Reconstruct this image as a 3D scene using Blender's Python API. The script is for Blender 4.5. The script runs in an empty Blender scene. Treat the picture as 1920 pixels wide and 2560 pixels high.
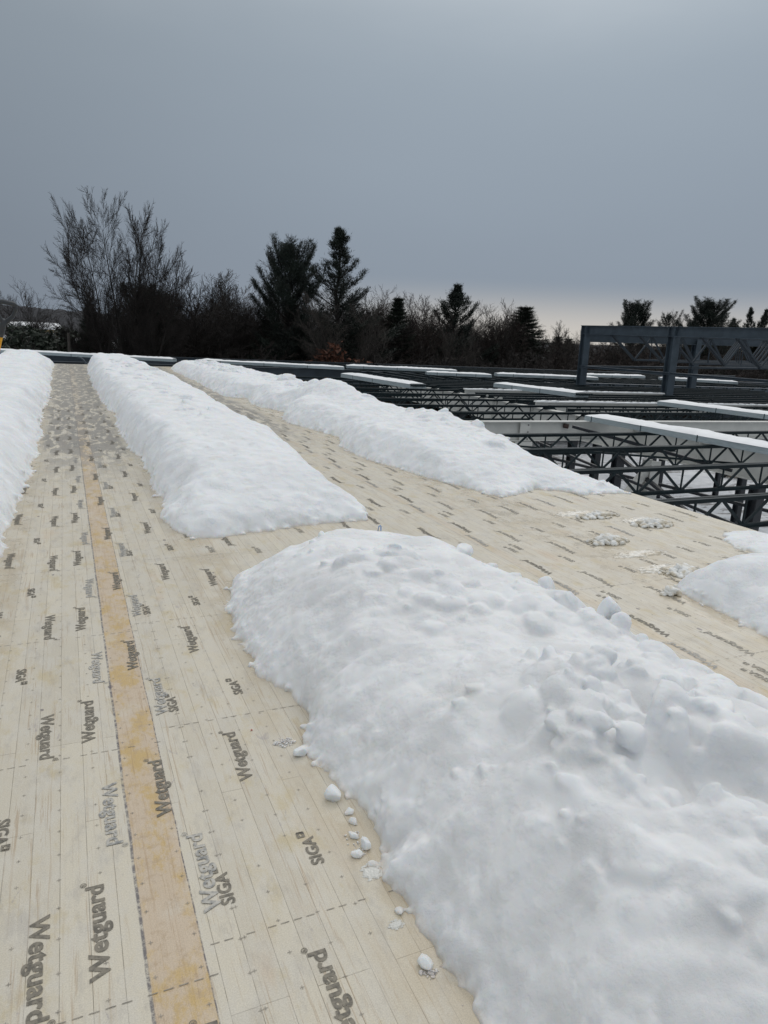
import bpy, math, random
import numpy as np
from mathutils import Matrix, Vector

# ------------------------------------------------------------------ camera, sky, sun, exposure
scene = bpy.context.scene
col = scene.collection
EYE = 1.6
FPX = 1760.0                       # focal length in pixels of a 1920 px wide frame


def _n(v):
    v = np.array(v, float)
    return v / np.linalg.norm(v)


_Y = _n([157 - 960, 1280 - 800, -FPX])
_X = _n([4950 - 960, 1280 - 1042, -FPX])
_X = _n(_X - _Y * _X.dot(_Y))
_Z = np.cross(_X, _Y)
ROT = np.array([_X, _Y, _Z])
cam_data = bpy.data.cameras.new('camera')
cam = bpy.data.objects.new('camera', cam_data)
col.objects.link(cam)
scene.camera = cam
cam_data.sensor_fit = 'HORIZONTAL'
cam_data.sensor_width = 36
cam_data.lens = 36 * FPX / 1920
cam_data.clip_start = 0.05
cam_data.clip_end = 5000
M4 = Matrix([list(ROT[0]) + [0], list(ROT[1]) + [0], list(ROT[2]) + [EYE], [0, 0, 0, 1]])
cam.matrix_world = M4


def at_z(u, v, z=0.0):
    """point of the scene seen at photo pixel u, v on the level z"""
    d = ROT @ np.array([u - 960, 1280 - v, -FPX])
    t = (z - EYE) / d[2]
    p = np.array([0, 0, EYE]) + d * t
    return Vector(p)


def at_y(u, v, y):
    d = ROT @ np.array([u - 960, 1280 - v, -FPX])
    p = np.array([0, 0, EYE]) + d * (y / d[1])
    return Vector(p)


world = bpy.data.worlds.new("World")
scene.world = world
world.use_nodes = True
wt = world.node_tree
wt.nodes.clear()


def wn(t, **k):
    n = wt.nodes.new(t)
    for a, b in k.items():
        setattr(n, a, b)
    return n


SUN_AZ = math.radians(48)          # measured from +Y towards +X
SUN_EL = math.radians(38)
tc = wn('ShaderNodeTexCoord')
sep = wn('ShaderNodeSeparateXYZ')
wt.links.new(tc.outputs['Generated'], sep.inputs[0])
ramp = wn('ShaderNodeValToRGB')
cr = ramp.color_ramp
cr.interpolation = 'B_SPLINE'
stops = [(0.0, (.225, .262, .312)), (0.08, (.228, .268, .320)), (0.18, (.245, .290, .345)), (0.29, (.280, .330, .385)),
         (0.39, (.315, .368, .420)), (0.62, (.86, .90, .93)), (1.0, (1.35, 1.37, 1.38))]
while len(cr.elements) < len(stops):
    cr.elements.new(0.5)
for e, (p, c) in zip(cr.elements, stops):
    e.position = p
    e.color = (*c, 1)
# soft cloud unevenness
mp = wn('ShaderNodeMapping')
mp.inputs['Scale'].default_value = (1.0, 1.0, 3.0)
wt.links.new(tc.outputs['Generated'], mp.inputs[0])
nz = wn('ShaderNodeTexNoise')
nz.inputs['Scale'].default_value = 1.7
nz.inputs['Detail'].default_value = 5
nz.inputs['Roughness'].default_value = .45
wt.links.new(mp.outputs[0], nz.inputs['Vector'])
m1 = wn('ShaderNodeMath', operation='MULTIPLY_ADD')
m1.inputs[1].default_value = 0.13
m1.inputs[2].default_value = -0.065
wt.links.new(nz.outputs['Fac'], m1.inputs[0])
m2 = wn('ShaderNodeMath', operation='ADD')
wt.links.new(sep.outputs['Z'], m2.inputs[0])
wt.links.new(m1.outputs[0], m2.inputs[1])
wt.links.new(m2.outputs[0], ramp.inputs['Fac'])
# the pale band of clearing sky low down to the right
glow_dir = Vector((math.sin(math.radians(47)), math.cos(math.radians(47)), -0.02)).normalized()
dot = wn('ShaderNodeVectorMath', operation='DOT_PRODUCT')
wt.links.new(tc.outputs['Generated'], dot.inputs[0])
dot.inputs[1].default_value = glow_dir
az = wn('ShaderNodeMapRange', interpolation_type='SMOOTHSTEP')
az.inputs['From Min'].default_value = .80
az.inputs['From Max'].default_value = .99
wt.links.new(dot.outputs['Value'], az.inputs['Value'])
elv = wn('ShaderNodeMapRange', interpolation_type='SMOOTHSTEP')
elv.inputs['From Min'].default_value = .085
elv.inputs['From Max'].default_value = .01
wt.links.new(sep.outputs['Z'], elv.inputs['Value'])
gm = wn('ShaderNodeMath', operation='MULTIPLY')
wt.links.new(az.outputs[0], gm.inputs[0])
wt.links.new(elv.outputs[0], gm.inputs[1])
mixg = wn('ShaderNodeMixRGB', blend_type='MIX')
mixg.inputs['Color2'].default_value = (.50, .475, .44, 1)
wt.links.new(gm.outputs[0], mixg.inputs['Fac'])
wt.links.new(ramp.outputs['Color'], mixg.inputs['Color1'])
# darker cloud low to the left
dk = wn('ShaderNodeMapRange', interpolation_type='SMOOTHSTEP')
dk.inputs['From Min'].default_value = .99
dk.inputs['From Max'].default_value = .5
dk.inputs['To Min'].default_value = 1.10
dk.inputs['To Max'].default_value = .80
wt.links.new(dot.outputs['Value'], dk.inputs['Value'])
mul = wn('ShaderNodeVectorMath', operation='SCALE')
wt.links.new(mixg.outputs['Color'], mul.inputs[0])
wt.links.new(dk.outputs[0], mul.inputs['Scale'])
bg = wn('ShaderNodeBackground')
bg.inputs['Strength'].default_value = 1.0
wt.links.new(mul.outputs[0], bg.inputs['Color'])
out = wn('ShaderNodeOutputWorld')
wt.links.new(bg.outputs[0], out.inputs['Surface'])

sun_data = bpy.data.lights.new('sun', 'SUN')
sun_data.energy = 0.55
sun_data.angle = math.radians(30)
sun_data.color = (1.0, .96, .92)
sun = bpy.data.objects.new('sun', sun_data)
col.objects.link(sun)
sd_ = Vector((math.sin(SUN_AZ) * math.cos(SUN_EL), math.cos(SUN_AZ) * math.cos(SUN_EL), math.sin(SUN_EL)))
sun.rotation_euler = sd_.to_track_quat('Z', 'Y').to_euler()

scene.view_settings.view_transform = 'Standard'
scene.view_settings.look = 'None'
scene.view_settings.exposure = 0.08
scene.view_settings.gamma = 1.0
scene.cycles.max_bounces = 6
scene.cycles.transparent_max_bounces = 4

# ------------------------------------------------------------------ numpy noise


def _hash(ix, iy, seed):
    h = (ix.astype(np.int64) * 374761393 + iy.astype(np.int64) * 668265263 + seed * 974634777) & 0x7fffffff
    h = ((h ^ (h >> 13)) * 1274126177) & 0x7fffffff
    return (h ^ (h >> 16)) & 0xffff


def perlin(x, y, seed=0):
    x0 = np.floor(x)
    y0 = np.floor(y)
    fx = x - x0
    fy = y - y0
    u = fx * fx * fx * (fx * (fx * 6 - 15) + 10)
    v = fy * fy * fy * (fy * (fy * 6 - 15) + 10)

    def g(ax, ay):
        a = _hash(x0 + ax, y0 + ay, seed) / 65536.0 * 2 * np.pi
        return np.cos(a) * (fx - ax) + np.sin(a) * (fy - ay)
    a = g(0, 0) * (1 - u) + g(1, 0) * u
    b = g(0, 1) * (1 - u) + g(1, 1) * u
    return (a * (1 - v) + b * v) * 1.5


def fbm(x, y, seed=0, octv=4, gain=.5):
    s = 0
    a = 1.0
    for i in range(octv):
        s = s + a * perlin(x, y, seed + i * 17)
        x = x * 2.03
        y = y * 2.03
        a *= gain
    return s


def smooth(a, b, x):
    t = np.clip((x - a) / (b - a), 0, 1)
    return t * t * (3 - 2 * t)

# ------------------------------------------------------------------ object helpers


def tag(o, label=None, cat=None, group=None, kind=None):
    if label:
        o['label'] = label
    if cat:
        o['category'] = cat
    if group:
        o['group'] = group
    if kind or label:
        o['kind'] = kind or 'thing'
    return o


def empty(name, loc=(0, 0, 0), rz=0, size=.2):
    o = bpy.data.objects.new(name, None)
    o.location = loc
    o.rotation_euler = (0, 0, rz)
    o.empty_display_size = size
    col.objects.link(o)
    return o


def obj_from(name, verts, faces, mat, parent=None, smooth_shade=False, loc=None):
    me = bpy.data.meshes.new(name)
    verts = np.asarray(verts, dtype=np.float32)
    if isinstance(faces, np.ndarray):
        me.vertices.add(len(verts))
        me.vertices.foreach_set('co', verts.ravel())
        k = faces.shape[1]
        me.loops.add(faces.size)
        me.loops.foreach_set('vertex_index', faces.ravel().astype(np.int32))
        me.polygons.add(len(faces))
        me.polygons.foreach_set('loop_start', np.arange(0, faces.size, k, dtype=np.int32))
        me.polygons.foreach_set('loop_total', np.full(len(faces), k, dtype=np.int32))
        me.update(calc_edges=True)
    else:
        me.from_pydata([tuple(map(float, v)) for v in verts], [], faces)
        me.update()
    if smooth_shade:
        me.polygons.foreach_set('use_smooth', np.ones(len(me.polygons), dtype=bool))
    me.materials.append(mat)
    o = bpy.data.objects.new(name, me)
    col.objects.link(o)
    if parent:
        o.parent = parent
    if loc is not None:
        o.location = loc
    return o


class MB:
    def __init__(self):
        self.v = []
        self.f = []

    def box(self, x0, x1, y0, y1, z0, z1):
        n = len(self.v)
        self.v += [(x0, y0, z0), (x1, y0, z0), (x1, y1, z0), (x0, y1, z0), (x0, y0, z1), (x1, y0, z1), (x1, y1, z1), (x0, y1, z1)]
        self.f += [tuple(n + i for i in q) for q in ((0, 3, 2, 1), (4, 5, 6, 7), (0, 1, 5, 4), (1, 2, 6, 5), (2, 3, 7, 6), (3, 0, 4, 7))]
        return self

    def bar(self, p, q, w, h=None, up=(0, 0, 1)):
        """rectangular bar from p to q, w wide, h high"""
        h = h or w
        p = Vector(p)
        q = Vector(q)
        d = (q - p).normalized()
        u = Vector(up)
        if abs(d.dot(u)) > .98:
            u = Vector((0, 1, 0))
        s = d.cross(u).normalized()
        t = s.cross(d).normalized()
        n = len(self.v)
        for c in (p, q):
            for a, b in ((-1, -1), (1, -1), (1, 1), (-1, 1)):
                self.v.append(tuple(c + s * (a * w / 2) + t * (b * h / 2)))
        self.f += [tuple(n + i for i in k) for k in ((0, 3, 2, 1), (4, 5, 6, 7), (0, 1, 5, 4), (1, 2, 6, 5), (2, 3, 7, 6), (3, 0, 4, 7))]
        return self

    def tube(self, pts, r, sides=10, cap=True):
        pts = [Vector(p) for p in pts]
        if not isinstance(r, (list, tuple)):
            r = [r] * len(pts)
        n0 = len(self.v)
        for i, p in enumerate(pts):
            d = (pts[min(i + 1, len(pts) - 1)] - pts[max(i - 1, 0)]).normalized()
            u = Vector((0, 0, 1)) if abs(d.z) < .95 else Vector((1, 0, 0))
            s = d.cross(u).normalized()
            t = s.cross(d).normalized()
            for k in range(sides):
                a = 2 * math.pi * k / sides
                self.v.append(tuple(p + (s * math.cos(a) + t * math.sin(a)) * r[i]))
        for i in range(len(pts) - 1):
            for k in range(sides):
                a = n0 + i * sides + k
                b = n0 + i * sides + (k + 1) % sides
                self.f.append((a, b, b + sides, a + sides))
        if cap:
            self.f.append(tuple(n0 + k for k in reversed(range(sides))))
            self.f.append(tuple(n0 + (len(pts) - 1) * sides + k for k in range(sides)))
        return self

    def build(self, name, mat, parent=None, smooth_shade=False):
        return obj_from(name, self.v, self.f, mat, parent, smooth_shade)

# ------------------------------------------------------------------ materials


class NT:
    def __init__(self, name):
        self.m = bpy.data.materials.new(name)
        self.m.use_nodes = True
        self.t = self.m.node_tree
        self.b = self.t.nodes['Principled BSDF']
        self.co = self.t.nodes.new('ShaderNodeTexCoord').outputs['Object']

    def n(self, t, **k):
        x = self.t.nodes.new(t)
        for a, b in k.items():
            setattr(x, a, b)
        return x

    def l(self, a, b):
        self.t.links.new(a, b)

    def noise(self, scale, detail=3, rough=.5, vec=None, sc=None, dist=0, off=None):
        v = vec or self.co
        if sc or off:
            mp = self.n('ShaderNodeMapping')
            self.l(v, mp.inputs[0])
            if sc:
                mp.inputs['Scale'].default_value = sc
            if off:
                mp.inputs['Location'].default_value = off
            v = mp.outputs[0]
        x = self.n('ShaderNodeTexNoise')
        x.inputs['Scale'].default_value = scale
        x.inputs['Detail'].default_value = detail
        x.inputs['Roughness'].default_value = rough
        x.inputs['Distortion'].default_value = dist
        self.l(v, x.inputs['Vector'])
        return x.outputs['Fac']

    def rng(self, val, a, b, c=0, d=1, sm=True):
        x = self.n('ShaderNodeMapRange')
        if sm:
            x.interpolation_type = 'SMOOTHSTEP'
        x.inputs['From Min'].default_value = a
        x.inputs['From Max'].default_value = b
        x.inputs['To Min'].default_value = c
        x.inputs['To Max'].default_value = d
        self.l(val, x.inputs['Value'])
        return x.outputs[0]

    def math(self, op, a, b=None):
        x = self.n('ShaderNodeMath', operation=op)
        for i, q in enumerate((a, b)):
            if q is None:
                continue
            if isinstance(q, (int, float)):
                x.inputs[i].default_value = q
            else:
                self.l(q, x.inputs[i])
        return x.outputs[0]

    def mix(self, fac, a, b, mode='MIX'):
        x = self.n('ShaderNodeMixRGB', blend_type=mode)
        if isinstance(fac, (int, float)):
            x.inputs['Fac'].default_value = fac
        else:
            self.l(fac, x.inputs['Fac'])
        for nm, q in (('Color1', a), ('Color2', b)):
            if isinstance(q, tuple):
                x.inputs[nm].default_value = (*q, 1)
            else:
                self.l(q, x.inputs[nm])
        return x.outputs[0]

    def color(self, c):
        if isinstance(c, tuple):
            self.b.inputs['Base Color'].default_value = (*c, 1)
        else:
            self.l(c, self.b.inputs['Base Color'])

    def set(self, **k):
        for a, b in k.items():
            a = a.replace('_', ' ')
            i = self.b.inputs[a]
            if isinstance(b, (int, float)):
                i.default_value = b
            elif isinstance(b, tuple):
                i.default_value = b
            else:
                self.l(b, i)
        return self

    def bump(self, h, strength=.5, dist=.01):
        x = self.n('ShaderNodeBump')
        x.inputs['Strength'].default_value = strength
        x.inputs['Distance'].default_value = dist
        self.l(h, x.inputs['Height'])
        self.l(x.outputs[0], self.b.inputs['Normal'])


def simple(name, c, rough=.6, var=.25, scale=6, metallic=0.0, spec=.5, sc=None):
    t = NT(name)
    f = t.noise(scale, 4, .6, sc=sc)
    f = t.rng(f, .3, .7)
    dark = tuple(x * (1 - var) for x in c)
    lite = tuple(min(1, x * (1 + var)) for x in c)
    t.color(t.mix(f, dark, lite))
    t.set(Roughness=rough, Metallic=metallic)
    t.b.inputs['Specular IOR Level'].default_value = spec
    return t.m


def make_snow(name, c=(.86, .885, .91), sss=True, fine=1.0, warm=(.80, .79, .74), rimk=.5):
    t = NT(name)
    big = t.rng(t.noise(2.2, 3, .55), .38, .68)
    base = t.mix(big, c, tuple(x * .93 for x in c))
    st = t.rng(t.noise(3.3, 4, .6, off=(5, 3, 1)), .60, .74, 0, .55)
    base = t.mix(st, base, warm)
    # darker brownish rim within a few centimetres of the deck
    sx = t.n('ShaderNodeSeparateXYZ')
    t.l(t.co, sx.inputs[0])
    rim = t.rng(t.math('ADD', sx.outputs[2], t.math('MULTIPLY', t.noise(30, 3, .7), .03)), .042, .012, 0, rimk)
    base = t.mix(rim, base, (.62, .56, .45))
    speck = t.rng(t.noise(90, 2, .5, off=(2, 8, 0)), .765, .80, 0, .5)
    base = t.mix(speck, base, (.35, .32, .28))
    t.color(base)
    t.set(Roughness=.75)
    t.b.inputs['Specular IOR Level'].default_value = .3
    if sss:
        t.b.inputs['Subsurface Weight'].default_value = .7
        t.b.inputs['Subsurface Radius'].default_value = (.6, .8, 1.0)
        t.b.inputs['Subsurface Scale'].default_value = .03
    h = t.math('ADD', t.math('MULTIPLY', t.noise(24, 8, .72), 1.0), t.math('MULTIPLY', t.noise(190, 4, .8), .35 * fine))
    crust = t.rng(t.noise(4.5, 4, .65, off=(3, 7, 2)), .42, .60, .35, 1.5)
    h = t.math('MULTIPLY', h, crust)
    t.bump(h, .65, .011)
    return t.m


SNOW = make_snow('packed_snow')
SNOW_NEAR = make_snow('near_neutral_snow', c=(.86, .875, .89), warm=(.80, .795, .76))  # white slightly less blue than on the other heaps
SNOW_CHUNK = make_snow('clean_snow_chunk', c=(.82, .845, .865), rimk=0.0)
SNOW_THIN = simple('light_snow', (.87, .89, .91), .8, .04, 4)

# deck membrane over laminated timber


def make_membrane():
    t = NT('printed_membrane_over_timber')
    s = t.n('ShaderNodeSeparateXYZ')
    t.l(t.co, s.inputs[0])
    X, Y = s.outputs[0], s.outputs[1]
    cmb = t.n('ShaderNodeCombineXYZ')
    t.l(Y, cmb.inputs[0])
    t.l(X, cmb.inputs[1])
    br = t.n('ShaderNodeTexBrick')
    br.offset = .37
    br.offset_frequency = 3
    wv = t.n('ShaderNodeVectorMath', operation='ADD')
    t.l(cmb.outputs[0], wv.inputs[0])
    cw = t.n('ShaderNodeCombineXYZ')
    t.l(t.math('MULTIPLY', t.noise(1.3, 1, .5, sc=(1.5, .05, 1)), .05), cw.inputs[1])
    t.l(cw.outputs[0], wv.inputs[1])
    t.l(wv.outputs[0], br.inputs['Vector'])
    br.inputs['Color1'].default_value = (.655, .605, .495, 1)
    br.inputs['Color2'].default_value = (.585, .54, .445, 1)
    br.inputs['Mortar'].default_value = (.27, .235, .18, 1)
    br.inputs['Scale'].default_value = 1
    br.inputs['Mortar Size'].default_value = .0013
    br.inputs['Mortar Smooth'].default_value = .6
    br.inputs['Brick Width'].default_value = 1.35
    br.inputs['Row Height'].default_value = .0745
    base = br.outputs['Color']
    # whitish milky film
    film = t.rng(t.noise(9, 6, .75, sc=(1, .6, 1)), .42, .62, 0, .6)
    base = t.mix(film, base, (.63, .60, .53))
    # yellow patches (resin, moisture)
    yel = t.rng(t.noise(6.5, 5, .68, sc=(1, .5, 1), off=(3, 1, 0)), .53, .68, 0, .6)
    base = t.mix(yel, base, (.55, .46, .27))
    gry = t.rng(t.noise(13, 5, .75, sc=(1, .35, 1), off=(8, 2, 0)), .50, .68, 0, .38)
    base = t.mix(gry, base, (.40, .375, .34))
    org = t.rng(t.noise(3.1, 4, .6, sc=(1, .4, 1), off=(9, 4, 0)), .60, .72, 0, .4)
    base = t.mix(org, base, (.58, .43, .29))
    # grain
    gr = t.noise(1.0, 5, .7, sc=(70, 2.2, 1), dist=1.2)
    where = t.rng(t.noise(4, 2, .5, sc=(2, .5, 1), off=(7, 7, 0)), .42, .60, .22, .95)
    g = t.math('MULTIPLY', t.rng(gr, .54, .64), where)
    base = t.mix(t.math('MULTIPLY', g, .6), base, (.40, .29, .18))
    # knots and grey-violet spots
    vo = t.n('ShaderNodeTexVoronoi')
    vo.inputs['Scale'].default_value = 8
    mp = t.n('ShaderNodeMapping')
    mp.inputs['Scale'].default_value = (1, .62, 1)
    t.l(t.co, mp.inputs[0])
    t.l(mp.outputs[0], vo.inputs['Vector'])
    sc = t.n('ShaderNodeSeparateColor')
    t.l(vo.outputs['Color'], sc.inputs[0])
    size = t.math('MULTIPLY', sc.outputs[0], .13)
    kn = t.math('MULTIPLY', t.math('LESS_THAN', t.math('ADD', vo.outputs['Distance'], t.math('MULTIPLY', t.noise(60, 2, .6), .05)), size),
                t.math('GREATER_THAN', sc.outputs[1], .45))
    base = t.mix(t.math('MULTIPLY', kn, .75), base, (.18, .155, .16))
    st = t.rng(t.noise(11, 5, .7, sc=(1.6, .5, 1), dist=1.5, off=(1, 5, 0)), .645, .70, 0, .45)
    base = t.mix(st, base, (.36, .33, .34))
    # the overlap strips between the sheets: bare, ochre and pinkish
    wob = t.math('ADD', X, t.math('MULTIPLY', t.math('SUBTRACT', t.noise(2.0, 4, .6, sc=(0, 1, 0)), .5), .012))
    band = None
    lines = None
    for x0, x1, k in ((.11, .25, 1), (2.98, 3.07, .35), (-1.4, -1.27, .4), (4.46, 4.52, .15)):
        a = t.rng(wob, x0 - .002, x0 + .002, 0, k)
        b = t.rng(wob, x1 + .002, x1 - .002, 0, 1)
        m_ = t.math('MULTIPLY', a, b)
        band = m_ if band is None else t.math('MAXIMUM', band, m_)
        for xx, w in ((x0 - .003, .0065), (x1, .003)):
            d = t.math('ABSOLUTE', t.math('SUBTRACT', wob, xx))
            ln = t.rng(d, w, w * .35, 0, k)
            lines = ln if lines is None else t.math('MAXIMUM', lines, ln)
    bc = t.mix(t.rng(t.noise(9, 6, .72, sc=(1, .5, 1), off=(4, 2, 0)), .46, .60), (.59, .475, .35), (.56, .39, .155))
    bc = t.mix(t.rng(t.noise(22, 5, .75, off=(1, 2, 0)), .50, .66, 0, .7), bc, (.44, .32, .20))
    bc = t.mix(t.rng(t.noise(5, 5, .7, sc=(1, .6, 1), off=(7, 1, 0)), .52, .66, 0, .6), bc, (.64, .58, .49))
    bc = t.mix(t.math('MULTIPLY', kn, .7), bc, (.2, .16, .17))
    bc = t.mix(t.rng(t.noise(1.0, 5, .7, sc=(80, 2.5, 1), dist=1), .55, .66, 0, .5), bc, (.38, .24, .12))
    band = t.math('MULTIPLY', band, t.rng(Y, 16, 4.5, .25, 1))
    base = t.mix(t.math('MULTIPLY', band, .85), base, bc)
    lm = t.math('MULTIPLY', lines, t.rng(t.noise(35, 4, .8), .38, .58, .15, .9))
    base = t.mix(lm, base, (.13, .12, .13))
    # grey, wet and iced wear far down the lanes
    far = t.rng(Y, 6.8, 10.5)
    wear = t.rng(t.noise(7.5, 5, .72, sc=(1.0, .28, 1), dist=.6), .43, .50, 0, 1, sm=True)
    X0 = X
    X = t.math('ADD', X, t.math('MULTIPLY', t.math('SUBTRACT', t.noise(2.2, 5, .7, sc=(1, .5, 1), off=(6, 6, 0)), .5), .55))
    core = t.math('MULTIPLY', t.rng(X, -.42, -.25), t.rng(X, .72, .55))
    core2 = t.math('MULTIPLY', t.math('MULTIPLY', t.rng(X, 2.75, 2.9), t.rng(X, 3.6, 3.3)), t.rng(Y, 9, 13))
    X = X0
    w = t.math('MULTIPLY', wear, t.math('MAXIMUM', t.math('MULTIPLY', core, far), core2))
    base = t.mix(t.math('MULTIPLY', w, .72), base, (.20, .19, .18))
    # tan damp margins beside the snow, with water marks
    def near_x(a, b, c, d):
        return t.math('MULTIPLY', t.rng(X, a, b), t.rng(X, d, c))
    damp = t.math('MAXIMUM', near_x(.58, .80, .95, 1.1), t.math('MAXIMUM', near_x(3.35, 3.65, 4.2, 4.4), near_x(-.55, -.45, -.38, -.28)))
    damp = t.math('MULTIPLY', damp, t.rng(t.noise(5.5, 5, .65, sc=(1, .6, 1), off=(2, 9, 0)), .40, .56))
    base = t.mix(t.math('MULTIPLY', damp, .5), base, (.50, .41, .27))
    # fibres
    fib = t.rng(t.noise(260, 3, .8), .3, .7, .86, 1.10)
    h = t.n('ShaderNodeVectorMath', operation='SCALE')
    t.l(base, h.inputs[0])
    t.l(fib, h.inputs['Scale'])
    t.color(h.outputs[0])
    t.set(Roughness=t.math('SUBTRACT', t.rng(t.noise(5, 3, .6), .3, .7, .38, .6), t.math('MULTIPLY', damp, .2)))
    t.b.inputs['Specular IOR Level'].default_value = .42
    hh = t.math('ADD', t.noise(2.2, 5, .6, sc=(1, .45, 1), dist=.8), t.math('MULTIPLY', t.noise(60, 3, .6), .12))
    t.bump(hh, .45, .014)
    return t.m


MEMBRANE = make_membrane()


def make_print(name, c, a, b):
    t = NT(name)
    f = t.rng(t.noise(45, 4, .7), .34, .62)
    t.color(t.mix(f, a, b))
    t.set(Roughness=.6)
    return t.m


PRINT = make_print('grey_print', None, (.125, .115, .095), (.25, .225, .18))
PRINT_MID = make_print('worn_grey_print', None, (.20, .185, .155), (.42, .39, .33))
PRINT_FAINT = make_print('faded_print', None, (.22, .225, .225), (.52, .50, .45))
CROSS = make_print('mark_print', None, (.21, .19, .165), (.36, .33, .28))
JOIST = simple('dark_primer', (.011, .021, .025), .6, .25, 9, spec=.22)
BLUEGREY = simple('blue_grey_primer', (.060, .082, .103), .5, .15, 3, spec=.4)
BLUEDARK = simple('dark_blue_grey_primer', (.030, .042, .055), .5, .15, 3, spec=.4)
CHARCOAL = simple('charcoal_paint', (.020, .024, .030), .5, .2, 5, spec=.35)
CREAM = simple('pale_grey_paint', (.56, .565, .54), .5, .05, 4)
BOLT = simple('bolt_steel', (.09, .09, .09), .4, .2, 9)
RUST = simple('rust', (.05, .03, .025), .8, .4, 30)


def make_galv():
    t = NT('galvanised_sheet')
    s = t.n('ShaderNodeSeparateXYZ')
    t.l(t.co, s.inputs[0])
    st = t.math('FRACT', t.math('MULTIPLY', s.outputs[2], 52.0))
    ln = t.rng(t.math('ABSOLUTE', t.math('SUBTRACT', st, .5)), .36, .5, 0, .30)
    base = t.mix(t.rng(t.noise(7, 4, .6, sc=(1, 1, 8)), .3, .7), (.36, .43, .455), (.46, .525, .55))
    t.color(t.mix(ln, base, (.16, .19, .20)))
    t.set(Roughness=.42, Metallic=.25)
    return t.m


GALV = make_galv()
BARK = simple('dark_bark', (.020, .017, .015), .9, .4, 3)
TWIG = simple('brown_twigs', (.020, .016, .014), .9, .3, 1.5)
TWIG_PALE = simple('grey_twigs', (.055, .048, .042), .9, .3, 1.5)
TWIG_RED = simple('reddish_twigs', (.024, .015, .012), .9, .35, 1.5)
BIRCH = simple('birch_bark', (.20, .18, .16), .8, .45, 4)
NEEDLE = simple('pine_needles', (.012, .020, .014), .7, .5, .9)
NEEDLE_B = simple('spruce_needles', (.014, .023, .013), .7, .45, 1.2)
OAK_LEAF = simple('dry_oak_leaves', (.105, .040, .022), .8, .5, 2)

# ------------------------------------------------------------------ ground, hills


def make_ground():
    t = NT('snowy_site_ground')
    n1 = t.noise(.35, 6, .65, dist=.6)
    n2 = t.noise(1.2, 6, .72, sc=(.35, 1.3, 1), dist=.8)
    n3 = t.noise(.05, 4, .6)
    dirt = t.math('MULTIPLY', t.rng(n2, .50, .58), t.rng(n1, .42, .54))
    base = t.mix(t.rng(t.noise(.8, 4, .6), .35, .65), (.86, .88, .91), (.70, .73, .77))
    base = t.mix(t.math('MULTIPLY', dirt, .75), base, (.13, .115, .10))
    base = t.mix(t.rng(n3, .60, .70, 0, .5), base, (.25, .22, .18))
    t.color(base)
    t.set(Roughness=.8)
    t.bump(t.math('ADD', n2, t.math('MULTIPLY', t.noise(6, 4, .7), .4)), .8, .12)
    return t.m


GROUND_Z = -5.6
o = obj_from('ground', [(-2500, -300, GROUND_Z), (2500, -300, GROUND_Z), (2500, 3500, GROUND_Z), (-2500, 3500, GROUND_Z)], [(0, 1, 2, 3)], make_ground())
tag(o, kind='structure')


def make_hill_mat():
    t = NT('wooded_hills')
    n1 = t.noise(.03, 5, .7, sc=(1, .25, 2))
    base = t.mix(t.rng(t.noise(.3, 4, .7), .3, .7), (.010, .012, .016), (.028, .028, .033))
    t.color(t.mix(t.rng(n1, .63, .67, 0, .8), base, (.45, .47, .52)))
    t.set(Roughness=1)
    return t.m


def hills():
    nx, ny = 900, 16
    xs = np.linspace(-260, 900, nx)
    ys = np.linspace(330, 640, ny)
    X, Y = np.meshgrid(xs, ys)
    t = (Y - ys[0]) / (ys[-1] - ys[0])
    ridge = 8.5 + 5.0 * np.exp(-((X + 60) / 120) ** 2) + 2.5 * perlin(X / 90, Y / 200, 3) + 1.2 * perlin(X / 25, Y / 90, 5)
    Z = GROUND_Z - 1 + (ridge + 1.5 * np.abs(fbm(X / 2.2, Y / 14, 8, 3, .7))) * np.sin(np.clip(t * 1.6, 0, 1) * math.pi / 2)
    v = np.stack([X, Y, Z], -1).reshape(-1, 3)
    i = np.arange(nx * ny).reshape(ny, nx)
    f = np.stack([i[:-1, :-1], i[:-1, 1:], i[1:, 1:], i[1:, :-1]], -1).reshape(-1, 4)
    tag(obj_from('hills', v, f, make_hill_mat()), kind='structure')


hills()

# ------------------------------------------------------------------ the timber roof deck with its printed membrane
EDGE_X = 5.84
DECK_END = 29.7
deck = empty('roof_deck', (0, 0, 0))
tag(deck, 'pale timber roof deck under printed membrane with snow cleared in lanes', 'roof deck')
dk = MB()
dk.box(-9, EDGE_X, -4, DECK_END, -.16, -.004)
dk.build('timber_panel', simple('timber_edge', (.42, .33, .20), .7, .25, 8, sc=(1, .1, 1)), deck)
mv = []
mf = []
# membrane laps a little over the timber edge
ys = np.linspace(-4, DECK_END, 160)
for y in ys:
    e = EDGE_X + .012 * float(perlin(np.array(y * 1.7), np.array(.3), 4)) + .006
    mv += [(-9, y, 0), (e, y, 0), (e + .004, y, -.05 - .02 * abs(float(perlin(np.array(y * .9), np.array(2.2), 9))))]
for i in range(len(ys) - 1):
    a = i * 3
    mf += [(a, a + 1, a + 4, a + 3), (a + 1, a + 2, a + 5, a + 4)]


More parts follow.
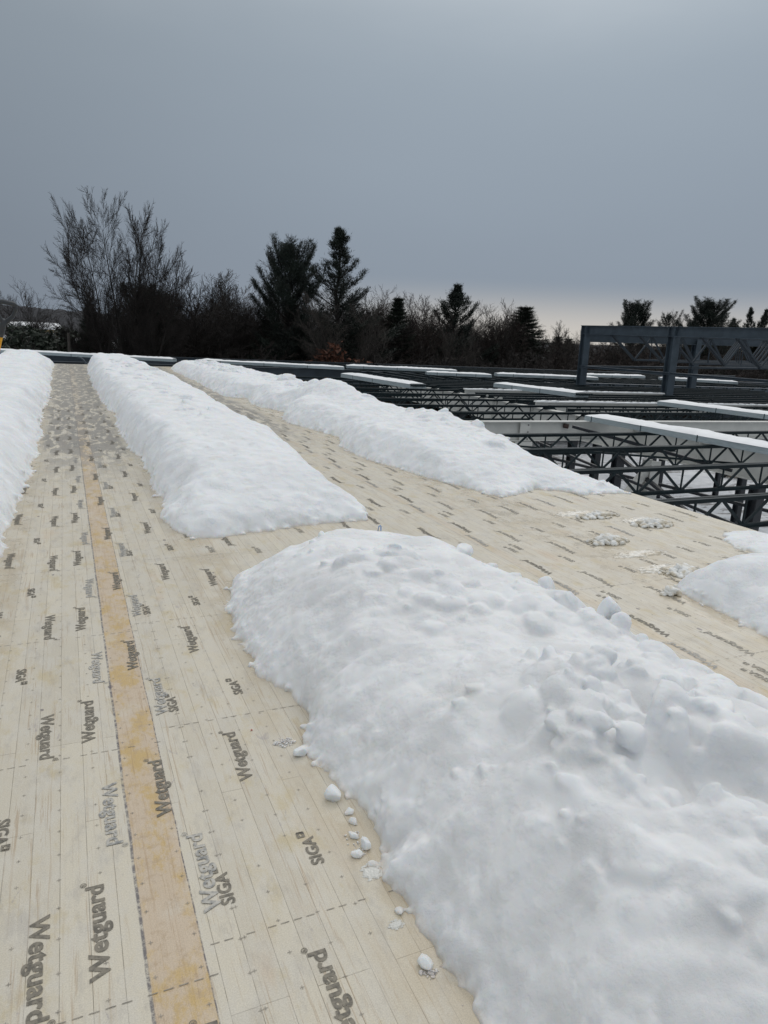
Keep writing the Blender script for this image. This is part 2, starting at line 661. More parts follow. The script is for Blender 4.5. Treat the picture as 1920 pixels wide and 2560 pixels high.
def text_shape(s, length, squash=1.0):
    """lettering as flat triangles, s set along x from 0 to length, centred on y"""
    cu = bpy.data.curves.new('t', 'FONT')
    cu.body = s
    cu.size = 1
    cu.offset = .028
    cu.space_character = 1.02
    cu.resolution_u = 3
    ob = bpy.data.objects.new('t', cu)
    col.objects.link(ob)
    dg = bpy.context.evaluated_depsgraph_get()
    dg.update()
    me = bpy.data.meshes.new_from_object(ob.evaluated_get(dg))
    v = np.array([tuple(p.co) for p in me.vertices])
    f = [tuple(p.vertices) for p in me.polygons]
    bpy.data.objects.remove(ob)
    bpy.data.curves.remove(cu)
    bpy.data.meshes.remove(me)
    x0, x1 = v[:, 0].min(), v[:, 0].max()
    k = length / (x1 - x0)
    v[:, 0] = (v[:, 0] - x0) * k
    v[:, 1] = (v[:, 1] - .33) * k * squash
    return v, f


W_V, W_F = text_shape('Wetguard', .335, .86)
S_V, S_F = text_shape('SIGA', .128, .95)


R_V, R_F = text_shape('R', .008, 1.0)


def shape_reg(x, y, r):
    """the small registered mark: ring with an R"""
    v = []
    f = []
    for k in range(14):
        a = 2 * math.pi * k / 14
        v += [(x + r * math.cos(a), y + r * math.sin(a), 0), (x + r * .78 * math.cos(a), y + r * .78 * math.sin(a), 0)]
    for k in range(14):
        a, b = 2 * k, (2 * k + 2) % 28
        f.append((a, b, b + 1, a + 1))
    rv = R_V.copy()
    rv[:, 0] += x - .004
    rv[:, 1] += y
    n = len(v)
    v = np.vstack([np.array(v), rv])
    f = f + [tuple(i + n for i in q) for q in R_F]
    return v, f


def swiss(x, y, s):
    """small dark square with a light cross"""
    v = []
    f = []
    c = [0, .18, .40, .60, .82, 1]
    for i in range(5):
        for j in range(5):
            if (i == 2 and 1 <= j <= 3) or (j == 2 and 1 <= i <= 3):
                continue
            n = len(v)
            v += [(x + c[i] * s, y + c[j] * s, 0), (x + c[i + 1] * s, y + c[j] * s, 0), (x + c[i + 1] * s, y + c[j + 1] * s, 0), (x + c[i] * s, y + c[j + 1] * s, 0)]
            f.append((n, n + 1, n + 2, n + 3))
    return np.array(v), f


def join(*vf):
    v = []
    f = []
    n = 0
    for a, b in vf:
        v.append(a)
        f += [tuple(i + n for i in q) for q in b]
        n += len(a)
    return np.vstack(v), f


WORD = join((W_V, W_F), shape_reg(.347, .03, .009))
Y_V, Y_F = text_shape('1966', .020, 1.0)
Y_V = Y_V.copy()
yr = np.stack([.152 - Y_V[:, 1] * 0 + .004 - Y_V[:, 1], Y_V[:, 0] + .008, Y_V[:, 2]], -1)
SIGA = join((S_V, S_F), swiss(.131, .004, .026), (yr, Y_F))


PRINTED = []


def row(x, starts, kind, up, faint=False, ymax=15):
    shp = WORD if kind == 'W' else SIGA
    V = []
    F = []
    n = 0
    for y in starts:
        if y > ymax:
            continue
        v, f = shp
        jx = random.uniform(-.004, .004)
        jr = random.uniform(-.012, .012)
        if up:
            q = np.stack([x + jx - v[:, 1] + jr * v[:, 0], y + v[:, 0], np.full(len(v), .0018 + .0002 * (len(PRINTED) % 5))], -1)
        else:
            q = np.stack([x + jx + v[:, 1] + jr * v[:, 0], y - v[:, 0], np.full(len(v), .0018 + .0002 * (len(PRINTED) % 5))], -1)
        V.append(q)
        F += [tuple(i + n for i in k) for k in f]
        n += len(q)
    if V:
        PRINTED.append((np.vstack(V), F, 2 if faint else (4 if x > 3.2 or (x > .7 and kind == 'S') else 1)))


random.seed(5)
T = 1.125


def rep(y0, n=24):
    return [y0 + T * k for k in range(n)]


row(-.150, rep(1.83 - T), 'W', False)
row(0.0, rep(1.56 - T), 'W', True)
row(.062, rep(2.39 - T), 'W', False, True)
row(.222, rep(2.14 - T), 'W', True)
row(.300, rep(1.68 - T), 'W', True, True)
row(.346, rep(1.69 - T), 'S', True)
row(.525, rep(2.24 - T), 'W', True)
row(.635, rep(1.75 - T), 'S', True)
row(-.265, rep(2.30 - T), 'S', False)
row(-.42, rep(1.95), 'W', False)
row(-.60, rep(2.6), 'S', False)
row(.80, rep(4.3), 'W', True)
row(.92, rep(5.0), 'S', True)
row(1.08, rep(4.35), 'W', False)
row(1.24, rep(4.9), 'S', True)
for i in range(11):
    x = 1.42 + .145 * i
    row(x, rep(4.4 + (i * .47) % T), 'W' if i % 2 else 'S', i % 4 != 1, i == 6)
row(3.03, rep(2.35), 'W', True, True)
row(3.105, rep(2.75), 'W', True)
row(3.17, rep(2.15), 'S', True)
row(3.25, rep(2.20), 'S', True)
row(3.375, rep(2.40), 'W', True)
row(3.47, rep(2.95), 'S', True)
for i in range(15):
    x = 3.62 + .147 * i
    row(x, rep(2.0 + (i * .61) % T), 'W' if i % 2 == 0 else 'S', True, i in (6,))
# cross marks and the dashed cutting lines
PV_ = []
PF_ = []


def quad(x0, x1, y0, y1, z=.0015):
    n = len(PV_)
    PV_.extend([(x0, y0, z), (x1, y0, z), (x1, y1, z), (x0, y1, z)])
    PF_.append((n, n + 1, n + 2, n + 3))


xs = [-.1 + .112 * k for k in range(-6, 8)] + [2.92 + .112 * k for k in range(0, 26)] + [.36]
for x in xs:
    ph = (x * 37.7) % .112
    y = .6 + (.06 if x > .3 else 0) + (ph * .3)
    while y < 9:
        if random.random() < .93:
            a = .0060
            w = .0007
            quad(x - a, x + a, y - w, y + w)
            quad(x - w, x + w, y - a, y - w)
            quad(x - w, x + w, y + w, y + a)
        y += .112
for x0, x1, off in ((-1.3, .27, 1.475), (.27, 1.7, 1.57), (1.7, 2.96, 1.52), (2.97, 4.46, 1.30), (4.47, 5.8, 1.62)):
    for k in range(11):
        y = off + T * k
        x = x0
        while x < x1:
            if random.random() < .86:
                quad(x, x + .024, y - .0013, y + .0013, .0016)
            x += random.choice((.037, .037, .037, .06))
PRINTED.append((np.array(PV_), PF_, 3))
# the printing belongs to the membrane sheet: one mesh, four materials
allv = [np.array(mv, float)]
allf = list(mf)
slot = [0] * len(mf)
n0 = len(mv)
for v_, f_, k_ in PRINTED:
    allv.append(v_)
    allf += [tuple(i + n0 for i in q) for q in f_]
    slot += [k_] * len(f_)
    n0 += len(v_)
mo = obj_from('membrane', np.vstack(allv), allf, MEMBRANE, deck)
for m_ in (PRINT, PRINT_FAINT, CROSS, PRINT_MID):
    mo.data.materials.append(m_)
mo.data.polygons.foreach_set('material_index', np.array(slot, dtype=np.int32))
mo.data.update()

# ------------------------------------------------------------------ snow


def seg_dist(px, py, poly):
    """signed distance to the polygon, positive inside"""
    P = np.array(poly, float)
    Q = np.roll(P, -1, axis=0)
    d2 = np.full(px.shape, 1e9)
    inside = np.zeros(px.shape, bool)
    for (x0, y0), (x1, y1) in zip(P, Q):
        dx, dy = x1 - x0, y1 - y0
        L = dx * dx + dy * dy + 1e-12
        t = np.clip(((px - x0) * dx + (py - y0) * dy) / L, 0, 1)
        d2 = np.minimum(d2, (px - x0 - t * dx) ** 2 + (py - y0 - t * dy) ** 2)
        if abs(dy) > 1e-9:
            c = ((y0 > py) != (y1 > py)) & (px < dx * (py - y0) / dy + x0)
            inside ^= c
    d = np.sqrt(d2)
    return np.where(inside, d, -d)


def lump_verts(r, seed, cuts=9, noise=.10, sub=3, d0=.55, d1=.88, flat=.88):
    """a broken lump of packed snow: sphere cut by planes, then roughened"""
    rnd = random.Random(seed)
    import bmesh
    bm = bmesh.new()
    bmesh.ops.create_icosphere(bm, subdivisions=sub, radius=1)
    v = np.array([tuple(p.co) for p in bm.verts])
    f = np.array([[q.index for q in p.verts] for p in bm.faces])
    bm.free()
    for _ in range(cuts):
        n = Vector((rnd.gauss(0, 1), rnd.gauss(0, 1), rnd.gauss(0, 1))).normalized()
        d = rnd.uniform(d0, d1)
        k = v @ np.array(n)
        over = np.clip(k - d, 0, None) * flat
        v = v - over[:, None] * np.array(n)[None]
    s = seed * .37
    dn = fbm(v[:, 0] * 1.6 + s, v[:, 1] * 1.6 + v[:, 2] * 1.3, seed, 3) * noise
    v = v * (1 + dn)[:, None]
    return v * np.array(r)[None], f


def rot_pts(v, rx, ry, rz):
    m = np.array((Matrix.Rotation(rz, 3, 'Z') @ Matrix.Rotation(ry, 3, 'Y') @ Matrix.Rotation(rx, 3, 'X')))
    return v @ m.T


def pile(name, label, poly, step, H, w, seed, mat=None, jag=.03, rough=.02, lumps=(), bumps=(), power=2.0, lip=.03, group=None, rubble=None, loc=None, fuse=.0085, crumbs=None):
    P = np.array(poly)
    x0, y0 = P.min(0) - .08
    x1, y1 = P.max(0) + .08
    sx, sy = step if isinstance(step, tuple) else (step, step)
    xs = np.arange(x0, x1 + sx, sx)
    ys = np.arange(y0, y1 + sy, sy)
    X, Y = np.meshgrid(xs, ys)
    wx = X + jag * fbm(X * 6, Y * 6, seed, 6, .68) + jag * 1.2 * perlin(X * 1.3, Y * 1.3, seed + 3)
    wy = Y + jag * fbm(X * 6, Y * 6, seed + 50, 6, .68)
    sd = seg_dist(wx, wy, poly)
    gx = X + jag * fbm(X * 5, Y * 5, seed, 2, .45) + jag * 1.2 * perlin(X * 1.3, Y * 1.3, seed + 3)
    gy = Y + jag * fbm(X * 5, Y * 5, seed + 50, 2, .45)
    sds = seg_dist(gx, gy, poly) + .004
    ww = w * (1 + .35 * perlin(X * .8, Y * .8, seed + 7))
    t = np.clip(sds / ww, 0, 1)
    prof = (1 - (1 - t) ** power)
    h = H(X, Y) * prof * (.35 + .65 * smooth(0, .035, sd))
    ins = smooth(0, .10, sd)
    h = h + ins * (rough * 2.6 * perlin(X * 2.1, Y * 2.1, seed + 11) + rough * 1.5 * fbm(X * 6, Y * 6, seed + 12, 4, .55))
    for bx, by, bh, br in bumps:
        h = h + bh * np.exp(-(((X - bx) ** 2 + (Y - by) ** 2) / (br * br)) ** 1.3) * ins
    if rubble:
        h = rubble(X, Y, h, sd)
    h = h + lip * smooth(0, .022, sd)
    h = np.where(sd > 0, np.maximum(h, .004 + .01 * smooth(0, .02, sd)), -.012)
    nx, ny = len(xs), len(ys)
    v = np.stack([X, Y, h], -1).reshape(-1, 3)
    idx = np.arange(nx * ny).reshape(ny, nx)
    f = np.stack([idx[:-1, :-1], idx[:-1, 1:], idx[1:, 1:], idx[1:, :-1]], -1).reshape(-1, 4)
    keep = (sd.reshape(-1)[f] > 0).any(1)
    f = f[keep]
    used = np.unique(f)
    remap = np.full(nx * ny, -1)
    remap[used] = np.arange(len(used))
    v = v[used]
    f = remap[f]

    def hh(x, y):
        i = int(round((x - x0) / sx))
        j = int(round((y - y0) / sy))
        return float(h[min(max(j, 0), ny - 1), min(max(i, 0), nx - 1)])
    c = P.mean(0)
    base = np.array([c[0], c[1], 0])
    root = obj_from(name, v - base, f, mat or SNOW, None, True, loc=tuple(base))
    tag(root, label, 'snow pile', group)
    lumps = list(lumps)
    if crumbs:
        rc = np.random.RandomState(seed)
        jj, ii = np.nonzero(np.abs(sd + crumbs[3]) < .028)
        pick = rc.choice(len(jj), min(crumbs[0], len(jj)), replace=False)
        for q in pick:
            cr_ = crumbs[1] + (crumbs[2] - crumbs[1]) * rc.rand() ** 2.5
            lumps.append((xs[ii[q]], ys[jj[q]], (cr_ * (.8 + .7 * rc.rand()), cr_ * (.8 + .5 * rc.rand()), cr_ * (.6 + .4 * rc.rand())), rc.rand() * 3, .15))
    if lumps:
        V = []
        F = []
        n = 0
        for k, (lx, ly, r, rz_, sink) in enumerate(lumps):
            lv, lf = lump_verts(r, seed * 31 + k % 60, 9, .08, 3 if r[0] > .03 else 2, .5, .85, .95)
            rr = random.Random(seed * 7 + k)
            lv = rot_pts(lv, rr.uniform(-.4, .4), rr.uniform(-.4, .4), rz_)
            lv = lv + np.array([lx, ly, max(hh(lx, ly), 0) + r[2] * sink]) - base
            V.append(lv)
            F.append(lf + n)
            n += len(lv)
        V, F = np.vstack(V), np.vstack(F)
        me = root.data
        old = np.zeros(len(me.vertices) * 3, np.float32)
        me.vertices.foreach_get('co', old)
        old = old.reshape(-1, 3)
        nv = len(old)
        low = old.copy()
        low[:, 2] = -.05
        # close the heap underneath so that the lumps fuse with it
        e = np.concatenate([f[:, [0, 1]], f[:, [1, 2]], f[:, [2, 3]], f[:, [3, 0]]])
        key = e[:, 0].astype(np.int64) * (nv + 1) + e[:, 1]
        rev = e[:, 1].astype(np.int64) * (nv + 1) + e[:, 0]
        bd = e[~np.isin(key, rev)]
        walls = np.stack([bd[:, 1], bd[:, 0], bd[:, 0] + nv, bd[:, 1] + nv], -1)
        quads = np.vstack([f, f[:, ::-1] + nv, walls])
        allv = np.vstack([old, low, V])
        fl = [tuple(q) for q in quads.tolist()] + [tuple(q) for q in (F + 2 * nv).tolist()]
        me2 = bpy.data.meshes.new(name)
        me2.from_pydata(allv.tolist(), [], fl)
        tmp = bpy.data.objects.new('t', me2)
        col.objects.link(tmp)
        rm = tmp.modifiers.new('r', 'REMESH')
        rm.mode = 'VOXEL'
        rm.voxel_size = fuse
        sm_ = tmp.modifiers.new('s', 'SMOOTH')
        sm_.factor = .5
        sm_.iterations = 1
        dg = bpy.context.evaluated_depsgraph_get()
        dg.update()
        me3 = bpy.data.meshes.new_from_object(tmp.evaluated_get(dg))
        bpy.data.objects.remove(tmp)
        me3.polygons.foreach_set('use_smooth', np.ones(len(me3.polygons), dtype=bool))
        me3.materials.clear()
        me3.materials.append(mat or SNOW)
        root.data = me3
    return root


def blocky(cx, cy, rx, ry, n, rmin, rmax, hmax, seed, keep_slope=True):
    """broken blocks of snow standing out of the pile around cx, cy"""
    rnd = random.Random(seed)
    items = []
    for _ in range(n):
        a = rnd.uniform(0, 2 * math.pi)
        q = rnd.random() ** .6
        items.append((cx + rx * q * math.cos(a), cy + ry * q * math.sin(a), rnd.uniform(rmin, rmax), rnd.uniform(.55, 1.5), rnd.uniform(0, math.pi), rnd.uniform(.35, 1.0), rnd.uniform(-.35, .35), rnd.uniform(-.35, .35), rnd.uniform(2.0, 3.2)))

    def fn(X, Y, h, sd):
        hb = h.copy()
        for bx, by, r, asp, th, hk, tx, ty, pw in items:
            m = (np.abs(X - bx) < r * 1.6) & (np.abs(Y - by) < r * 1.6) & (sd > .04)
            if not m.any():
                continue
            dx, dy = X[m] - bx, Y[m] - by
            wob = 1 + .16 * fbm(X[m] * 7 + r * 50, Y[m] * 7, 77, 2)
            u = (dx * math.cos(th) + dy * math.sin(th)) / (r * asp ** .5) * wob
            v = (-dx * math.sin(th) + dy * math.cos(th)) / (r / asp ** .5) * wob
            q = np.abs(u) ** pw + np.abs(v) ** pw
            top = np.clip(1 - q, 0, 1) ** .75 * r * hk * hmax
            top = np.where(q < 1, top + (tx * dx + ty * dy) * .8, 0)
            bi = hb[m]
            hb[m] = np.maximum(bi, h[m] + np.clip(top, 0, None) * (.75 + .25 * hk))
        return hb
    return fn


def combine(*fs):
    def fn(X, Y, h, sd):
        for f in fs:
            h = f(X, Y, h, sd)
        return h
    return fn


# the big pile in the foreground
P1 = [(.95, -.8), (.86, .4), (.84, 1.11), (.82, 1.32), (.82, 1.54), (.80, 1.63), (.87, 1.71), (.88, 1.88), (.86, 2.1), (.78, 2.34), (.86, 2.60),
      (.87, 2.80), (.76, 3.04), (.77, 3.5), (.79, 3.9), (.92, 4.30), (1.15, 4.55), (1.6, 4.72), (2.1, 4.70), (2.45, 4.45), (2.60, 3.9), (2.66, 3.0), (2.68, 2.0), (2.72, 1), (2.75, -.8)]


def H1(X, Y):
    far = 1 - .30 * smooth(3.2, 4.7, Y)
    side = 1 - .26 * smooth(1.9, 2.6, X)
    return (.40 + .04 * smooth(1.2, .2, Y)) * far * side


def furrow(X, Y, h, sd):
    # long shallow scoops left by the shovel down the left slope
    k = smooth(.05, .3, sd) * smooth(1.75, 1.2, X)
    h = h + k * (.012 * perlin(X * 3.5 + 5, Y * 10 + X * 4, 41) + .010 * perlin(X * 8, Y * 3, 43))
    # broad softened mounds and dents over the near part, fine crust on the left foot
    q = smooth(.05, .35, sd)
    h = h + q * (.045 * perlin(X * 1.7, Y * 1.9, 61) + .018 * perlin(X * 3.4, Y * 3.4, 62) + .0025 * fbm(X * 14, Y * 14, 63, 3, .7))
    foot = smooth(.28, .08, sd) * smooth(0, .02, sd)
    return h + foot * .012 * fbm(X * 22, Y * 22, 64, 3, .6)


def vcrack(X, Y, h, sd):
    # broad hollows in the near right part
    h = h - .09 * np.exp(-(((X - 1.62) / .22) ** 2 + ((Y - 1.28) / .10) ** 2)) - .07 * np.exp(-(((X - 1.72) / .16) ** 2 + ((Y - 1.62) / .09) ** 2))
    c = X - 1.78 + .25 * (Y - .9) + .03 * perlin(Y * 5, X * 2, 4)
    return h - .035 * smooth(.03, 0, np.abs(c)) * smooth(1.5, 1.2, Y) * smooth(.3, .6, Y) + .03 * smooth(-.03, .05, c) * smooth(1.5, 1.2, Y)


r1 = combine(furrow, vcrack,
             blocky(1.62, 1.55, .30, .40, 46, .03, .11, .60, 3), blocky(1.95, 1.5, .26, .3, 14, .08, .17, .55, 5),
             blocky(1.60, 3.05, .34, .62, 40, .03, .10, .5, 8), blocky(2.15, 2.4, .3, .9, 30, .03, .11, .5, 9),
             blocky(1.25, 1.4, .3, .6, 10, .03, .08, .25, 12), blocky(1.3, .8, .4, .4, 14, .04, .12, .3, 13))
lum1 = [(2.33, 2.44, (.065, .06, .11), .3, .50), (2.30, 2.33, (.055, .05, .06), 1.0, .35), (2.36, 2.24, (.05, .045, .045), 1.4, .2),
        (2.30, 2.88, (.075, .06, .08), .8, .40), (2.2, 3.6, (.08, .06, .05), .8, .4), (1.35, 4.02, (.03, .03, .025), .4, .1),
        (1.74, 1.83, (.062, .055, .050), .5, .35), (1.50, 1.42, (.068, .055, .045), .4, .35), (1.42, 1.48, (.045, .065, .040), .1, .2),
        (1.68, 1.45, (.11, .09, .06), 1.0, .10), (1.86, 1.42, (.10, .07, .05), .4, .10), (1.52, 1.62, (.05, .045, .04), 1.2, .2), (1.60, 1.70, (.05, .04, .04), 1.9, .2)]
_r = random.Random(77)
for _cx, _cy, _sx, _sy, _nn, _a, _b in ((1.58, 1.56, .20, .24, 95, .014, .052), (1.62, 3.0, .22, .42, 46, .012, .04), (2.1, 2.2, .14, .5, 30, .014, .04), (1.9, 3.7, .25, .25, 14, .012, .032), (1.25, 1.1, .25, .25, 10, .01, .025)):
    for _ in range(_nn):
        _s = _a + (_b - _a) * _r.random() ** 1.7
        lum1.append((_r.gauss(_cx, _sx), _r.gauss(_cy, _sy), (_s * _r.uniform(.8, 1.5), _s * _r.uniform(.7, 1.1), _s * _r.uniform(.55, .9)), _r.uniform(0, 3.1), _r.uniform(-.3, .28)))
lum1 = [l for l in lum1 if .95 < l[0] < 2.5 and l[1] < 4.3]
pile('snow_pile', 'large grey-white foreground snow heap, lumpy on top, with a blue spot at its far end', P1, .0085, H1, .62, 11, SNOW_NEAR, jag=.026, rough=.0065, lumps=lum1, power=1.9, lip=.016, rubble=r1, crumbs=(420, .006, .022, 0))

# the left pile
P0 = [(-.50, 5.3), (-.49, 5.9), (-.44, 6.3), (-.47, 6.8), (-.44, 7.5), (-.39, 8.3), (-.38, 9.6), (-.36, 10.9), (-.40, 12), (-.42, 14), (-.38, 16), (-.34, 18), (-.38, 20.5), (-.40, 23), (-.42, 26), (-.39, 28.6),
      (-1.0, 29.2), (-2.2, 29.0), (-2.4, 20), (-2.4, 10), (-2.3, 5.6), (-1.9, 4.6), (-1.1, 4.35), (-.62, 4.8)]
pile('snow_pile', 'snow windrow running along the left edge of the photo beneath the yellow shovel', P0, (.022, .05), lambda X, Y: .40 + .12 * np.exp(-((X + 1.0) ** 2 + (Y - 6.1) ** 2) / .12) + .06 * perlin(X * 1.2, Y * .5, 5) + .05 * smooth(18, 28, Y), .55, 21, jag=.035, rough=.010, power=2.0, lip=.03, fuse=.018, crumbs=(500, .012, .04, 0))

P2 = [(.78, 29.0), (.70, 27), (.66, 24), (.63, 21), (.62, 19.1), (.66, 16.5), (.69, 14.3), (.80, 13.75), (.72, 12.8), (.70, 11.7), (.72, 10.0), (.79, 8.75), (.77, 7.75), (.75, 6.95), (.78, 6.45), (.68, 6.1), (.68, 5.75),
      (.78, 5.44), (.92, 5.36), (1.25, 5.42), (1.62, 5.53), (2.0, 5.58), (2.38, 5.60), (2.50, 5.85), (2.45, 6.6), (2.52, 7.4), (2.66, 8.5), (2.72, 10), (2.72, 12), (2.78, 15), (2.85, 18), (2.75, 22), (2.55, 26), (2.2, 28.6), (1.5, 29.3)]


def H2(X, Y):
    front = .15 + .19 * smooth(5.5, 6.7, Y) + .06 * smooth(7, 8, Y)
    side = 1 - .22 * smooth(1.7, 2.6, X)
    return front * side + .045 * perlin(X * 1.1, Y * .55, 9) + .05 * smooth(22, 28, Y)


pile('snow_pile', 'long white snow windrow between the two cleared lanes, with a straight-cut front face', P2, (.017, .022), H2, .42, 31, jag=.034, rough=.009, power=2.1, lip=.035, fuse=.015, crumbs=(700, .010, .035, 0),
     rubble=combine(blocky(1.45, 7.2, .4, .9, 16, .03, .10, .28, 4), blocky(1.6, 12, .5, 3, 34, .04, .14, .3, 6), blocky(1.6, 20, .5, 6, 50, .05, .2, .4, 16), blocky(1.95, 5.65, .3, .08, 6, .02, .05, .6, 19)))
P3 = [(3.60, 28.0), (3.55, 25), (3.55, 21), (3.50, 19), (3.47, 17.2), (3.60, 16.9), (3.95, 16.8), (3.70, 15.5), (3.85, 14.6), (4.05, 14.0), (3.70, 13), (3.62, 12.2), (3.80, 11.3), (3.92, 10.5), (3.62, 9.6), (3.56, 9.1), (3.62, 8.4), (3.74, 7.9), (3.85, 7.2), (3.98, 6.75),
      (4.16, 6.15), (4.42, 6.22), (4.8, 6.42), (5.02, 6.33), (5.17, 6.03), (5.45, 6.10), (5.72, 6.0), (5.83, 6.25), (5.83, 9), (5.83, 14), (5.83, 20), (5.82, 24), (5.6, 27), (5.0, 28.3), (4.2, 28.5)]


def H3(X, Y):
    a = .10 + .20 * smooth(6.1, 8.2, Y) + .05 * smooth(8, 10, Y)
    notch = -.10 * np.exp(-((Y - 16.9) / .35) ** 2) * smooth(4.8, 3.8, X)
    return a + .05 * perlin(X * 1.0, Y * .5, 19) + .30 * np.exp(-((Y - 14.0) / 1.1) ** 2 - ((X - 5.0) / .5) ** 2) + .12 * np.exp(-((Y - 9.9) / .6) ** 2 - ((X - 5.2) / .4) ** 2) + notch - .04 * smooth(20, 28, Y)


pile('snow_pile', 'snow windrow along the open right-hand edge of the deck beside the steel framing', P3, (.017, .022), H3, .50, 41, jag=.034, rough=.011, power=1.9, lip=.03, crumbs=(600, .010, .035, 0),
     lumps=[(5.45, 9.9, (.12, .11, .09), .3, .3), (5.3, 10.8, (.09, .08, .07), .3, .2), (5.62, 8.3, (.06, .05, .05), .1, .2), (5.1, 17.5, (.3, .25, .15), .4, .0), (5.55, 6.22, (.05, .04, .04), .3, .3), (5.5, 8.9, (.13, .14, .10), .8, .15)], fuse=.016,
     rubble=combine(blocky(5.2, 9, .4, 1.6, 26, .03, .14, .45, 24), blocky(5.1, 16, .5, 4, 50, .05, .2, .45, 26), blocky(4.6, 24, .6, 4, 50, .05, .2, .6, 27)))
P4 = [(3.83, 3.40), (3.74, 3.26), (3.72, 3.05), (3.74, 2.9), (3.66, 2.55), (3.62, 2.1), (3.6, 1.0), (5.6, 1.0), (5.7, 2.2), (5.55, 3.3), (5.1, 3.62), (4.6, 3.58), (4.15, 3.52)]
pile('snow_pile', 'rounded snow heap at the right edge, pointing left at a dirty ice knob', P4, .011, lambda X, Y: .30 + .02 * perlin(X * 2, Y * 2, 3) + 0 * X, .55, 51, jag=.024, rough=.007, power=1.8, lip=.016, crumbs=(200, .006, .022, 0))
P5 = [(5.12, 3.98), (5.20, 4.20), (5.34, 4.33), (5.50, 4.40), (5.75, 4.3), (5.8, 3.6), (5.7, 3.3), (5.35, 3.5), (5.2, 3.7)]
pile('snow_patch', 'thin flat patch of snow by the deck edge above the right-hand heap', P5, .01, lambda X, Y: .05 + 0 * X, .25, 61, jag=.03, rough=.006, power=1.7, lip=.012)['category'] = 'snow patch'

# slushy ice clumps on the right part of the deck
ICE = NT('melting_ice')
_b = ICE.mix(ICE.rng(ICE.noise(14, 4, .6), .42, .62), (.80, .81, .80), (.62, .57, .47))
ICE.color(_b)
ICE.set(Roughness=.6)
ICE.b.inputs['Specular IOR Level'].default_value = .3
ICE.bump(ICE.noise(60, 3, .6), .25, .004)
ICE = ICE.m


def clump(label, u, v, lx, ly, n, rmin, rmax, seed, flat=.7):
    rnd = random.Random(seed)
    c = at_z(u, v)
    V = []
    F = []
    k = 0
    for i in range(n):
        q = rnd.random() ** .7
        a = rnd.uniform(0, 6.283)
        r = rnd.uniform(rmin, rmax) * (1.25 - .6 * q)
        lv, lf = lump_verts((r * rnd.uniform(1, 1.6), r * rnd.uniform(.8, 1.3), r * flat * rnd.uniform(.8, 1.1)), seed * 13 + i, 4, .12, 2)
        lv = rot_pts(lv, rnd.uniform(-.5, .5), rnd.uniform(-.5, .5), rnd.uniform(0, 3))
        lv = lv + np.array([lx * q * math.cos(a), ly * q * math.sin(a), r * flat * .55 + (1 - q) * rmax * .5])
        V.append(lv)
        F.append(lf + k)
        k += len(lv)
    o = obj_from('ice_clump', np.vstack(V), np.vstack(F), ICE, None, True, loc=(c.x, c.y, 0))
    tag(o, label, 'ice clump', 'clumps of slushy ice on the right of the deck')
    return o


clump('long low string of slushy ice, farthest from the camera and left of the biggest clump', 1490, 1292, .28, .09, 90, .010, .034, 2)
clump('biggest rounded clump of slushy ice, close to the deck edge', 1632, 1312, .22, .12, 110, .012, .044, 3)
clump('brownish clump of ice pebbles standing alone before the other two', 1520, 1355, .20, .11, 95, .011, .042, 4)
clump('yellowish slush clump pushed against the far tip of the right-hand heap', 1705, 1432, .20, .10, 80, .010, .038, 5)
clump('small dirty ice knob touching the near tip of the right-hand heap', 1680, 1487, .07, .05, 14, .016, .036, 6)


def chunk(label, u, v, r, seed, rz=0, mat=None, z=0.0, name='snow_chunk', sub=3):
    c = at_z(u, v)
    lv, lf = lump_verts(r, seed, 9, .03, 4, .52, .80, .97)
    lv = rot_pts(lv, .15, -.1, rz)
    o = obj_from(name, lv, lf, mat or SNOW_CHUNK, None, True, loc=(c.x, c.y, r[2] * .72 + z))
    tag(o, label, 'snow chunk', 'loose chunks fallen from the foreground heap')
    return o


chunk('squarish loose snow chunk beside a smear of slush at the heap foot', 750, 1888, (.028, .026, .022), 3, .2)
chunk('biggest loose snow chunk, pale and pointed, in a notch of the heap foot', 834, 1996, (.033, .040, .026), 15, .3)
chunk('flat snow flake just below the biggest loose chunk', 873, 2032, (.020, .017, .010), 7, .5)
chunk('upper of two small slabs standing in a line below the flat flake', 884, 2058, (.013, .019, .011), 9, .9)
chunk('lower of two small slabs standing in a line below the flat flake', 882, 2094, (.012, .022, .011), 11, .6)
chunk('upright broken snow chip with a sharp edge near the heap corner', 914, 2118, (.018, .026, .017), 13, .2)
chunk('crumbled snow chip lying left of the upright chip', 892, 2140, (.016, .019, .012), 17, 1.2)
chunk('single snow chunk alone near the bottom of the photo', 1062, 2412, (.018, .032, .015), 19, .25)
SLUSH = NT('thin_slush')
SLUSH.color((.66, .66, .62))
SLUSH.set(Roughness=.25)
SLUSH = SLUSH.m


def slush(label, u, v, rx, ry, seed, mat=SNOW_NEAR, h=.006):
    c = at_z(u, v)
    n = 46
    xs = np.linspace(-1.3, 1.3, n)
    X, Y = np.meshgrid(xs, xs)
    r = np.sqrt(X ** 2 + Y ** 2) + .45 * fbm(X * 2.2, Y * 2.2, seed, 3, .6)
    Z = h * smooth(1.0, .75, r) * (1 + .5 * fbm(X * 4, Y * 4, seed + 4, 3)) - .001
    v_ = np.stack([X * rx, Y * ry, Z], -1).reshape(-1, 3)
    i = np.arange(n * n).reshape(n, n)
    f = np.stack([i[:-1, :-1], i[:-1, 1:], i[1:, 1:], i[1:, :-1]], -1).reshape(-1, 4)
    f = f[(r.reshape(-1)[f] < 1.02).any(1)]
    o = obj_from('slush_smear', v_, f, mat, None, True, loc=(c.x, c.y, .002))
    tag(o, label, 'slush', 'smears of slush on the membrane')


